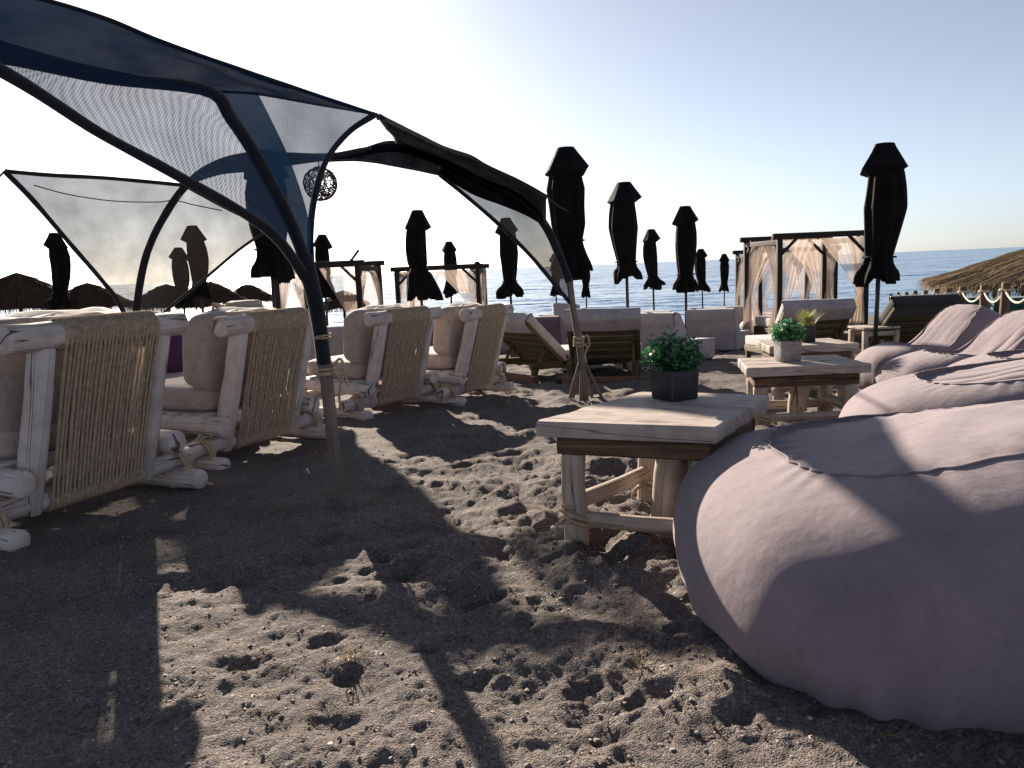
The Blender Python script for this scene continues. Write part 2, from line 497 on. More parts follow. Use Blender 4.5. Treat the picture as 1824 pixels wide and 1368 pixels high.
def copy_tree(o, parent=None):
    c = o.copy(); col.objects.link(c); c.parent = parent
    for ch in [q for q in o.children]:
        copy_tree(ch, c)
    return c

def spline(pts, n):
    """Catmull-Rom through pts, n samples"""
    P = [Vector(p) for p in pts]
    P = [P[0] * 2 - P[1]] + P + [P[-1] * 2 - P[-2]]
    segs = len(P) - 3
    out = []
    for i in range(n):
        t = i / (n - 1) * segs
        k = min(int(t), segs - 1); t -= k
        a, b, c, d = P[k], P[k + 1], P[k + 2], P[k + 3]
        out.append(0.5 * ((2 * b) + (c - a) * t + (2 * a - 5 * b + 4 * c - d) * t * t + (3 * b - a - 3 * c + d) * t ** 3))
    return out

# ------------------------------------------------------------------ beach and sea
SEA_Z = -1.95
def gz(y):
    """height of the beach profile at distance y"""
    return -0.055 * (0.5 * ((y - 3.5) + math.sqrt((y - 3.5) ** 2 + 1.0)))

rng = np.random.default_rng(7)
def vnoise(x, y, seed):
    xi = np.floor(x).astype(np.int64); yi = np.floor(y).astype(np.int64)
    fx = x - xi; fy = y - yi
    fx = fx * fx * fx * (fx * (fx * 6 - 15) + 10); fy = fy * fy * fy * (fy * (fy * 6 - 15) + 10)
    def h(a, b):
        n = (a * 374761393 + b * 668265263 + seed * 982451653) & 0xffffffff
        n = ((n ^ (n >> 13)) * 1274126177) & 0xffffffff
        return ((n ^ (n >> 16)) & 0xffff) / 65535.0
    return (h(xi, yi) * (1 - fx) * (1 - fy) + h(xi + 1, yi) * fx * (1 - fy) + h(xi, yi + 1) * (1 - fx) * fy + h(xi + 1, yi + 1) * fx * fy) - 0.5

def build_sand():
    ys = [-14, -9, -5, -2.5, -1, -0.3]
    y = 0.3
    while y < 48:
        ys.append(y)
        y += max(0.009, 0.0056 * y)
    ys = np.array(ys)
    nu = 640
    u = np.linspace(-1, 1, nu)
    u = 0.55 * u + 0.45 * u ** 3
    half = 5.0 + 1.05 * np.maximum(ys, 0) + np.maximum(0, ys - 8) * 1.2
    X = u[None, :] * half[:, None]
    Y = np.repeat(ys[:, None], nu, 1)
    Z = -0.055 * (0.5 * ((Y - 3.5) + np.sqrt((Y - 3.5) ** 2 + 1.0)))
    # trodden lane: rougher where people walk, smoother beside the chairs
    lane = np.exp(-((X - (0.25 + 0.06 * Y)) / (0.55 + 0.22 * np.maximum(Y, 0))) ** 2)
    lane = np.clip(0.35 + 0.85 * lane, 0, 1)
    lane *= np.where(X < -0.9 - 0.0 * Y, 0.62, 1.0)
    amp = 0.5 + 0.5 * np.clip((Y - 2.5) / 0.9, 0, 1)
    Z = Z + lane * amp * (0.07 * vnoise(X * 1.7, Y * 1.7, 1) + 0.07 * vnoise(X * 4.1 + 3, Y * 3.6, 2) + 0.024 * vnoise(X * 9.3, Y * 8.4, 3))
    Z = Z + (0.45 + 0.55 * lane) * (0.5 + 0.5 * amp) * (0.009 * vnoise(X * 23, Y * 19, 4) + 0.006 * vnoise(X * 52, Y * 47, 5))
    near = np.exp(-np.maximum(0, Y - 4) / 6)
    Z = Z + near * (0.0045 * vnoise(X * 110, Y * 105, 6) + 0.007 * vnoise(X * 38 + 9, Y * 36, 8))
    # footprints: (x, y, long, wide, angle, depth)
    marks = [(-0.12, 2.55, .085, .055, .4, .05), (-0.53, 2.58, .075, .05, 1.2, .045), (-0.6, 2.25, .055, .04, 0, .05), (-0.84, 2.14, .085, .06, .3, .055),
             (-0.5, 2.05, .06, .04, .8, .045), (-0.28, 2.22, .05, .04, .2, .045), (-0.13, 2.03, .055, .035, .4, .045), (0.36, 1.92, .085, .06, .4, .055),
             (0.18, 2.0, .06, .05, .2, .05), (0.52, 1.80, .07, .05, .3, .05), (0.72, 1.80, .055, .045, .1, .05), (0.0, 2.35, .05, .05, .7, .035), (0.28, 2.9, .1, .06, .2, .05),
             (0.48, 2.6, .09, .06, .6, .03), (-0.35, 2.75, .11, .06, .1, .035)]
    for i in range(850):
        fy = 1.3 + 11 * rng.random() ** 1.6
        fx = 0.25 + 0.06 * fy + rng.normal() * (0.45 + 0.24 * fy)
        if fx < -0.9 and rng.random() < 0.8: continue
        if fy < 2.75 and rng.random() < 0.86: continue
        marks.append((fx, fy, .05 + .07 * rng.random(), .035 + .035 * rng.random(), rng.random() * 3.14, .012 + .026 * rng.random()))
    for i in range(150):
        fy = 1.35 + 1.6 * rng.random(); fx = rng.uniform(-0.62, 0.42) * fy
        marks.append((fx, fy, .09 + .08 * rng.random(), .05 + .04 * rng.random(), rng.random() * 3.14, .008 + .012 * rng.random()))
    for (mx, my, a, b, th, dp) in marks:
        if my < 2.8: a, b, dp = a * 0.72, b * 0.66, dp * 0.52
        i0, i1 = np.searchsorted(ys, [my - 0.35, my + 0.35])
        if i1 <= i0: continue
        dx = X[i0:i1] - mx; dy = Y[i0:i1] - my
        c, s_ = math.cos(th), math.sin(th)
        p = (dx * c + dy * s_) / a; q = (-dx * s_ + dy * c) / b
        wb = 1 + 0.9 * vnoise(dx * 16 + mx * 31, dy * 16 + my * 17, 9) + 0.5 * vnoise(dx * 41 + mx * 7, dy * 41, 10)
        r2 = (p * p + q * q) * wb * wb
        Z[i0:i1] += -dp * np.exp(-r2 ** 1.05) + dp * 0.2 * np.exp(-(np.sqrt(r2) - 1.75) ** 2 * 3.2)
    n = len(ys)
    V = np.stack([X, Y, Z], -1).reshape(-1, 3)
    idx = np.arange(n * nu).reshape(n, nu)
    Fq = np.stack([idx[:-1, :-1], idx[:-1, 1:], idx[1:, 1:], idx[1:, :-1]], -1).reshape(-1, 4)
    me = bpy.data.meshes.new('sand')
    me.vertices.add(len(V)); me.vertices.foreach_set('co', V.ravel().astype(np.float32))
    me.loops.add(Fq.size); me.loops.foreach_set('vertex_index', Fq.ravel().astype(np.int32))
    me.polygons.add(len(Fq)); me.polygons.foreach_set('loop_start', np.arange(0, Fq.size, 4, dtype=np.int32))
    me.polygons.foreach_set('loop_total', np.full(len(Fq), 4, dtype=np.int32))
    me.update(calc_edges=True)
    me.polygons.foreach_set('use_smooth', np.ones(len(Fq), dtype=bool))
    me.materials.append(MAT['sand'])
    o = bpy.data.objects.new('sand', me); col.objects.link(o)
    o['kind'] = 'structure'
    return ys, X, Z
S_YS, S_X, S_Z = build_sand()

def sand_z(x, y):
    i = int(np.clip(np.searchsorted(S_YS, y), 0, len(S_YS) - 1))
    j = int(np.clip(np.searchsorted(S_X[i], x), 0, S_X.shape[1] - 1))
    return float(S_Z[i, j])

def build_sea():
    mb = MB()
    ys = [36, 60, 120, 400, 2000, 8000, 30000]
    P = [[(x * (200 + yy * 1.4), yy, SEA_Z) for x in np.linspace(-1, 1, 9)] for yy in ys]
    mb.grid(P)
    o = mb.build('sea', 'sea', smooth=False)
    o['kind'] = 'structure'
build_sea()

# ------------------------------------------------------------------ log lounge chairs
def cushion_mesh(mb, w, d, h, M, seed=0, puff=0.25, nx=18, ny=18):
    """pillow: rounded box, wrinkled; M maps local (x along w, y along d, z along h)"""
    rs = random.Random(seed)
    ph = [rs.random() * 6.28 for _ in range(8)]
    nu, nv = 40, 22
    rows = []
    e1, e2 = 0.22, 0.42
    def sp(v, e): return math.copysign(abs(v) ** e, v)
    for i in range(nv + 1):
        la = -math.pi / 2 + math.pi * i / nv
        row = []
        for j in range(nu + 1):
            lo = 2 * math.pi * j / nu
            x = sp(math.cos(la), e2) * sp(math.cos(lo), e1)
            y = sp(math.cos(la), e2) * sp(math.sin(lo), e1)
            z = sp(math.sin(la), e2)
            k = 1 - puff * 0.35 * (abs(x) ** 6 + abs(y) ** 6) / 2
            wr = 0.012 * math.sin(7 * x + 3 * y + ph[0]) + 0.010 * math.sin(5 * y - 6 * z + ph[1]) + 0.008 * math.sin(15 * x * y + 9 * z + ph[2])
            row.append(M @ Vector((x * w / 2 * (1 + wr), y * d / 2 * (1 + wr), z * h / 2 * k * (1 + 2 * wr))))
        rows.append(row)
    mb.grid(rows)

def rope_coil(mb, c, axis, r, turns, rr, seed=0, spread=None):
    """lashing: turns of rope round a log at c with the given axis"""
    axis = Vector(axis).normalized()
    a = axis.cross(Vector((0.31, 0.17, 0.93))).normalized(); b = axis.cross(a)
    rs = random.Random(seed)
    spread = spread if spread is not None else turns * rr * 1.9
    pts = []
    n = int(turns * 14)
    for i in range(n + 1):
        t = i / n
        an = 2 * math.pi * turns * t
        pts.append(Vector(c) + axis * (spread * (t - 0.5) + 0.004 * math.sin(an * 0.5 + seed)) + (a * math.cos(an) + b * math.sin(an)) * (r + rr * (0.7 + 0.3 * rs.random())))
    mb.tube(pts, rr, 6)

TOPZ, REC, PW = 0.93, 0.235, 0.525
def make_chair():
    t = thing('log_armchair', 'x', 'armchair')
    sl = REC / (TOPZ - 0.14)
    def back(z): return -(z - 0.14) * sl
    m = MB(); m.log((-0.50, back(TOPZ), TOPZ), (0.465, back(TOPZ), TOPZ - 0.006), 0.066, 0.062, 1, 18, 0.03); m.build('top_rail', 'white_log', t)
    for sx, sd in ((-1, 2), (1, 3)):
        m = MB(); m.tube([(sx * 0.325, back(0.10) + 0.01, 0.10), (sx * 0.328, back(0.4), 0.4), (sx * 0.322, back(0.65), 0.65), (sx * 0.325, back(TOPZ - 0.045), TOPZ - 0.045)], [0.068, 0.07, 0.068, 0.067], 16, True, 0.012, sd, 0.008, 0.75); m.build('back_post', 'white_log', t)
        m = MB(); m.log((sx * 0.44, -0.15, 0.27), (sx * 0.43, 0.92, 0.275), 0.064, 0.058, sd + 3, 16, 0.035, 0.01); m.build('side_rail', 'white_log', t)
        m = MB(); m.log((sx * 0.53, -0.2, 0.045), (sx * 0.52, 0.98, 0.05), 0.056, 0.05, sd + 5, 14, 0.022, 0.01); m.build('foot_log', 'white_log', t)
        m = MB(); m.log((sx * 0.49, 0.78, 0.03), (sx * 0.49, 0.77, 0.5), 0.055, 0.05, sd + 9, 14, 0.03); m.build('front_post', 'white_log', t)
        m = MB()
        rope_coil(m, (sx * 0.53, -0.005, 0.095), (1, 0, 0), 0.095, 3, 0.011, sd, 0.05)
        rope_coil(m, (sx * 0.50, 0.0, 0.145), (0, 1, 0.2), 0.066, 2, 0.011, sd + 1, 0.045)
        e = [(sx * 0.55, -0.09, 0.12), (sx * 0.56, -0.13, 0.07), (sx * 0.555, -0.17, 0.02), (sx * 0.57, -0.24, 0.006)]
        m.tube(spline(e, 10), 0.008, 6)
        m.build('rope_lashing', 'rope', t)
    m = MB(); m.log((-0.66, 0.0, 0.145), (0.65, 0.0, 0.14), 0.058, 0.054, 12, 16, 0.04, 0.012); m.build('rear_crossbar', 'white_log', t)
    m = MB(); m.log((-0.62, 0.84, 0.15), (0.62, 0.83, 0.15), 0.058, 0.052, 13, 14, 0.04, 0.012); m.build('front_crossbar', 'white_log', t)
    for k in range(6):
        m = MB(); m.box((0, 0.08 + k * 0.14, 0.335), (0.84, 0.09, 0.02), None, 0.004); m.build('seat_slat', 'white_log', t)
    # rope winding: each strand runs down the back, over the rail and under the crossbar
    m = MB()
    ns = 24
    tp = Vector((0, back(TOPZ), TOPZ)); bt = Vector((0, 0, 0.143))
    d = (tp - bt).normalized(); nb = Vector((0, -d.z, d.y))
    if nb.y > 0: nb = -nb
    for i in range(ns):
        x = -PW / 2 + PW * (i + 0.5) / ns
        rr = PW / ns * 0.37
        rT, rB = 0.068 + rr * 0.7, 0.060 + rr * 0.7
        jit = 0.0030 * math.sin(i * 2.3) + 0.002 * math.sin(i * 5.1)
        pts = [bt - d * 0.03 + nb * (rB - rr * 1.2)]
        for q in (0.0, 0.12, 0.3, 0.5, 0.7, 0.88, 1.0):
            pts.append(bt.lerp(tp, q) + nb * (rB - rr * 0.6 + (rT - rB) * q + jit * math.sin(math.pi * q) - 0.010 * math.sin(math.pi * q)))
        pts.append(tp + d * 0.03 + nb * (rT - rr * 1.2))
        pts = [Vector((x + 0.0022 * math.sin(5 * j + i * 1.7), p.y, p.z)) for j, p in enumerate(pts)]
        m.tube(pts, rr, 6, False, 0.04, i)
    # close winding over the rail and the crossbar, where the turns lie side by side
    for cc, rr0, cnt in ((tp, 0.067, 44), (bt, 0.060, 44)):
        for i in range(cnt):
            x = -PW / 2 + PW * (i + 0.5) / cnt
            ring = [Vector((x, cc.y + (rr0 + 0.004) * math.cos(a * math.pi / 6), cc.z + (rr0 + 0.004) * math.sin(a * math.pi / 6))) for a in range(13)]
            m.tube(ring, PW / cnt * 0.5, 5, False)
    m.build('rope_back', 'rope', t)
    m = MB(); cushion_mesh(m, 0.80, 0.82, 0.19, Matrix.Translation((0, 0.44, 0.435)), 4); m.build('seat_cushion', 'cushion', t)
    ang = math.atan(sl)
    Mb = Matrix.Translation((0.0, 0.105, 0.745)) @ Euler((ang * 0.45, 0, 0)).to_matrix().to_4x4()
    m = MB(); cushion_mesh(m, 0.84, 0.24, 0.55, Mb, 8); m.build('back_cushion', 'cushion', t)
    return t

CH = [(-2.16, 3.89, 23.8, 'nearest log armchair with rope back, cut off at the left edge of the picture'),
      (-1.80, 5.45, 25.6, 'second log armchair from the left, tied brown bundle lying on its back cushion'),
      (-1.16, 7.60, 36.0, 'third log armchair from the left, right behind the near bent tent pole'),
      (-0.42, 8.45, 28.0, 'farthest and smallest log armchair, in front of the grey sun loungers')]
chair0 = make_chair()
for i, (x, y, th, lab) in enumerate(CH):
    c = chair0 if i == 0 else copy_tree(chair0)
    c.location = (x, y, gz(y) + 0.0)
    c.rotation_euler = (0, 0, math.pi / 2 - rad(th))
    tag(c, lab, 'armchair', 'log armchairs with rope backs')
fc = copy_tree(chair0)
fc.location = (-3.17, 6.62, gz(6.6)); fc.rotation_euler = (0, 0, -math.pi / 2 - rad(16))
tag(fc, 'log armchair facing us, half hidden behind the nearest chair, plum pillow on its seat', 'armchair', 'log armchairs with rope backs')

def pillow(name, label, cat, loc, rot, size, mat, seed=0, group=None):
    m = MB(); cushion_mesh(m, *size, Matrix.Identity(4), seed)
    o = m.build(name, mat)
    o.location = loc; o.rotation_euler = rot
    return tag(o, label, cat, group)
pillow('scatter_pillow', 'plum purple pillow between the first and second log armchair', 'pillow', (-2.86, 6.50, gz(6.5) + 0.70), (0.3, 0.15, 0.5), (0.36, 0.14, 0.34), 'plum', 3)

# tied bundle on the cushion of the second chair
bt_ = thing('tied_bundle', 'small brown tied cloth bundle on top of the second armchair cushion', 'bundle', (-1.97, 5.62, gz(5.45) + 1.0), rad(50))
m = MB(); cushion_mesh(m, 0.24, 0.13, 0.09, Matrix.Translation((0.1, 0, 0.02)), 5); m.build('bag', 'cushion', bt_)
m = MB()
for k in range(14):
    a = k * 0.45
    m.tube(spline([(-0.02, 0, 0.02), (-0.06, 0.03 * math.cos(a), 0.025 + 0.015 * math.sin(a)), (-0.12, 0.05 * math.cos(a * 1.3), 0.03 + 0.03 * math.sin(a * 1.7))], 5), 0.006, 5)
m.build('tie', 'rope', bt_)

# ------------------------------------------------------------------ coffee tables
def make_table(label, corners, ztop, leg_seed, loc, rotz, thick=0.06):
    """corners: four (x, y) of the slab in local coordinates, front-left first, counter-clockwise"""
    gzl = loc[2]
    t = thing('coffee_table', label, 'table', loc, rotz, 'log coffee tables')
    z1 = ztop - gzl; z0 = z1 - thick
    # slab from joined boards with an uneven sawn edge
    c = [Vector((x, y, 0)) for x, y in corners]
    nb = 3
    for k in range(nb):
        m = MB()
        a0, a1 = k / nb, (k + 1) / nb
        g = 0.0012
        n = 14
        rows = []
        for zz, inset in ((z0, 0.0), (z0 + 0.008, -0.004), (z1 - 0.008, -0.004), (z1, 0.004)):
            ring = []
            L0 = c[0].lerp(c[3], a0); L1 = c[0].lerp(c[3], a1); R0 = c[1].lerp(c[2], a0); R1 = c[1].lerp(c[2], a1)
            cen = (L0 + L1 + R0 + R1) / 4
            def edge(p, q, wob, sd):
                for i in range(n):
                    s_ = i / n
                    P = p.lerp(q, s_)
                    dv = (P - cen)
                    off = wob * (math.sin(5.1 * s_ + sd) * 0.6 + math.sin(13 * s_ + sd * 2) * 0.3)
                    ring.append(P + dv.normalized() * (off - inset) + Vector((0, 0, zz + 0.0015 * math.sin(4 * s_ + sd))))
            w0 = 0.008 if k == 0 else -0.0 ; w1 = 0.008 if k == nb - 1 else 0.0
            edge(L0, R0, w0, 1.0 + leg_seed); edge(R0, R1, 0.006, 2.0 + k); edge(R1, L1, w1, 3.0 + leg_seed); edge(L1, L0, 0.006, 4.0 + k)
            rows.append(ring)
        nn = len(rows[0])
        vs = [p for r_ in rows for p in r_]
        fs, uvs = [], []
        ax = (c[1] - c[0]).normalized(); ay = Vector((-ax.y, ax.x, 0))
        def uvp(p): return (p.dot(ay) * 1.6 + p.z * 1.6 + k * 3.7, p.dot(ax) + k)
        for i in range(3):
            for j in range(nn):
                f = (i * nn + j, i * nn + (j + 1) % nn, (i + 1) * nn + (j + 1) % nn, (i + 1) * nn + j)
                fs.append(f); uvs.append([uvp(vs[q]) for q in f])
        for i, od in ((0, -1), (3, 1)):
            f = [i * nn + j for j in range(nn)][::od]
            fs.append(f); uvs.append([uvp(vs[q]) for q in f])
        # keep a hairline joint between boards
        mid = (c[0] + c[3]) / 2
        vs2 = []
        dirv = (c[3] - c[0]).normalized()
        cenk = (c[0].lerp(c[3], (a0 + a1) / 2) + c[1].lerp(c[2], (a0 + a1) / 2)) / 2
        for p in vs:
            q = (p - cenk).dot(dirv)
            vs2.append(p - dirv * g * (1 if q > 0 else -1))
        m.add(vs2, fs, uvs)
        m.build('top_board', 'table_wood', t, True, 35)
    cen = sum(c, Vector()) / 4
    inn = [cen.lerp(p, 0.80) for p in c]
    # apron boards
    for a, b in ((0, 1), (1, 2), (2, 3), (3, 0)):
        p, q = inn[a], inn[b]
        d = (q - p); L = d.length
        m = MB()
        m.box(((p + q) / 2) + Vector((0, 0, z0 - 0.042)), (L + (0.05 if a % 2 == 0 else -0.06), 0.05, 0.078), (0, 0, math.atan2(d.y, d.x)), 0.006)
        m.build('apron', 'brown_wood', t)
    rs = random.Random(leg_seed)
    feet = []
    for k in range(4):
        p = cen.lerp(c[k], 0.74)
        q = cen.lerp(c[k], 0.74 + rs.uniform(-0.03, 0.05))
        m = MB(); m.log((q.x, q.y, -0.05), (p.x, p.y, z0 - 0.082), 0.048 + rs.random() * 0.008, 0.050, leg_seed + k, 14, 0.04)
        m.build('leg', 'leg_wood', t)
        feet.append(q)
    for a, b, zz in ((0, 1, 0.10), (3, 2, 0.11), (1, 2, 0.155), (0, 3, 0.165)):
        p, q = feet[a], feet[b]
        d = (q - p).normalized(); n_ = Vector((-d.y, d.x, 0))
        sh = n_ * (-0.055 if (a, b) != (0, 3) else 0.055)
        m = MB(); m.log(p - d * 0.03 + sh * 0 + Vector((0, 0, zz)), q + d * 0.03 + Vector((0, 0, zz)), 0.034, 0.032, leg_seed + 9 + a, 12, 0.04)
        m.build('stretcher', 'leg_wood', t)
    for k in range(4):
        m = MB()
        rope_coil(m, (feet[k].x, feet[k].y, 0.115), (0.42, 0.12, 0.9), 0.058, 2, 0.010, k, 0.05)
        e = [(feet[k].x - 0.05, feet[k].y - 0.04, 0.11), (feet[k].x - 0.085, feet[k].y - 0.06, 0.09), (feet[k].x - 0.09, feet[k].y - 0.08, 0.05)]
        m.tube(spline(e, 6), 0.008, 6)
        m.build('rope_lashing', 'rope', t)
    # one slanting brace log under the top
    m = MB(); m.log((cen.x - 0.02, cen.y - 0.02, 0.02), (cen.x + 0.06, cen.y + 0.02, z0 - 0.02), 0.066, 0.075, leg_seed + 30, 14, 0.05); m.build('middle_leg', 'leg_wood', t)
    return t

make_table('near log coffee table with dark square pot of box plant',
           [(-0.32, -0.19), (0.32, -0.45), (0.72, 0.18), (0.20, 0.42)], 0.50, 3, (0.41, 3.24, gz(3.24)), 0.0, 0.062)
make_table('middle log coffee table carrying the pale grey pot',
           [(-0.43, -0.22), (0.42, -0.27), (0.43, 0.30), (-0.30, 0.36)], 0.345, 5, (2.06, 5.65, gz(5.65)), rad(2), 0.065)
make_table('farthest log coffee table carrying the small grass pot',
           [(-0.42, -0.25), (0.40, -0.3), (0.38, 0.25), (-0.32, 0.35)], 0.285, 8, (2.80, 7.5, gz(7.5)), rad(4), 0.07)

def square_pot(mb, w, h, taper=0.94, wall=0.012):
    a, b = w / 2 * taper, w / 2
    def ring(r, z, bev):
        o = []
        for sx, sy in ((1, 1), (-1, 1), (-1, -1), (1, -1)):
            e = bev
            p = [(sx * r, sy * (r - e)), (sx * (r - e), sy * r)]
            if sx * sy < 0: p = p[::-1]
            o += [(x, y, z) for x, y in p]
        return o
    rows = [ring(a - 0.004, 0, 0.006), ring(a, 0.005, 0.006), ring(b, h - 0.004, 0.006), ring(b - 0.004, h, 0.006), ring(b - wall, h, 0.004), ring(b - wall - 0.004, h * 0.8, 0.004)]
    vs = [p for r_ in rows for p in r_]
    fs = []
    for i in range(len(rows) - 1):
        for j in range(8):
            fs.append((i * 8 + j, i * 8 + (j + 1) % 8, (i + 1) * 8 + (j + 1) % 8, (i + 1) * 8 + j))
    fs.append(tuple(range(7, -1, -1)))
    mb.add(vs, fs)

def leafy(mb, stems, rs, spread, height, leaf, per):
    for k in range(stems):
        a = rs.random() * 6.28; rr = math.sqrt(rs.random())
        base = Vector((rr * spread * 0.35 * math.cos(a), rr * spread * 0.35 * math.sin(a), 0))
        hh = height * (0.42 + 0.72 * rs.random() ** 1.4) * (1 - 0.35 * rr * rr)
        tip = base + Vector((rr * spread * 0.75 * math.cos(a + rs.uniform(-.3, .3)), rr * spread * 0.75 * math.sin(a), hh))
        for j in range(per):
            t = (j + 1) / per
            p = base.lerp(tip, t) + Vector((rs.uniform(-1, 1), rs.uniform(-1, 1), rs.uniform(-1, 1))) * leaf * 0.5
            for q in range(3):
                b = rs.random() * 6.28; el = rs.uniform(-0.2, 1.0)
                d = Vector((math.cos(b) * math.cos(el), math.sin(b) * math.cos(el), math.sin(el)))
                sd = d.cross(Vector((rs.uniform(-1, 1), rs.uniform(-1, 1), rs.uniform(0.2, 1)))).normalized()
                L = leaf * rs.uniform(0.55, 1.5); w = L * 0.30
                nrm = d.cross(sd) * L * 0.12
                mb.add([p, p + d * L * 0.5 + sd * w + nrm, p + d * L, p + d * L * 0.5 - sd * w + nrm], [(0, 1, 2, 3)])

def plant(label, loc, rotz, pw, phh, potmat, kind, seed):
    t = thing('potted_plant', label, 'potted plant', loc, rotz, 'pots on the coffee tables')
    m = MB(); square_pot(m, pw, phh); po = m.build('pot', potmat, t, True, 40)
    m = MB(); m.box((0, 0, phh * 0.82), (pw * 0.84, pw * 0.84, phh * 0.08)); m.build('soil', 'soil', po)
    rs = random.Random(seed)
    if kind == 'box':
        for mat, st in (('leaf', 120), ('leaf_dark', 60), ('leaf_light', 45)):
            m = MB(); leafy(m, st, rs, 0.118, 0.165, 0.021, 6)
            o = m.build('foliage', mat, t); o.location = (0, 0, phh * 0.84)
    elif kind == 'round':
        for mat, st in (('leaf_light', 130), ('leaf', 60)):
            m = MB(); leafy(m, st, rs, 0.105, 0.15, 0.024, 6)
            o = m.build('foliage', mat, t); o.location = (0, 0, phh * 0.84)
    else:
        for mat, cnt in (('grass_blade', 150), ('leaf_light', 60)):
            m = MB()
            for k in range(cnt):
                a = rs.random() * 6.28; r0 = rs.random() * pw * 0.35
                b0 = Vector((r0 * math.cos(a), r0 * math.sin(a), 0)); ln = rs.uniform(0.12, 0.22); lean = rs.uniform(0.1, 0.7)
                d = Vector((math.cos(a) * lean, math.sin(a) * lean, 1)).normalized()
                s_ = Vector((-math.sin(a), math.cos(a), 0)) * 0.005
                p1 = b0 + d * ln * 0.6; p2 = b0 + d * ln + Vector((math.cos(a), math.sin(a), -0.3)) * ln * 0.15
                m.add([b0 - s_, b0 + s_, p1 + s_ * 0.8, p1 - s_ * 0.8, p2], [(0, 1, 2, 3), (3, 2, 4)])
            o = m.build('blade', mat, t); o.location = (0, 0, phh * 0.84)
    return t
plant('dark square pot with bushy green box plant on the near table', (0.715, 3.42, 0.5015), rad(28), 0.155, 0.135, 'pot_dark', 'box', 1)
plant('pale grey textured pot with round light green plant on the middle table', (2.02, 5.70, 0.347), rad(2), 0.155, 0.155, 'pot_grey', 'round', 2)
plant('small dark pot with yellowish grass tuft on the farthest table', (2.84, 7.5, 0.287), rad(-3), 0.135, 0.15, 'pot_dark', 'grass', 3)

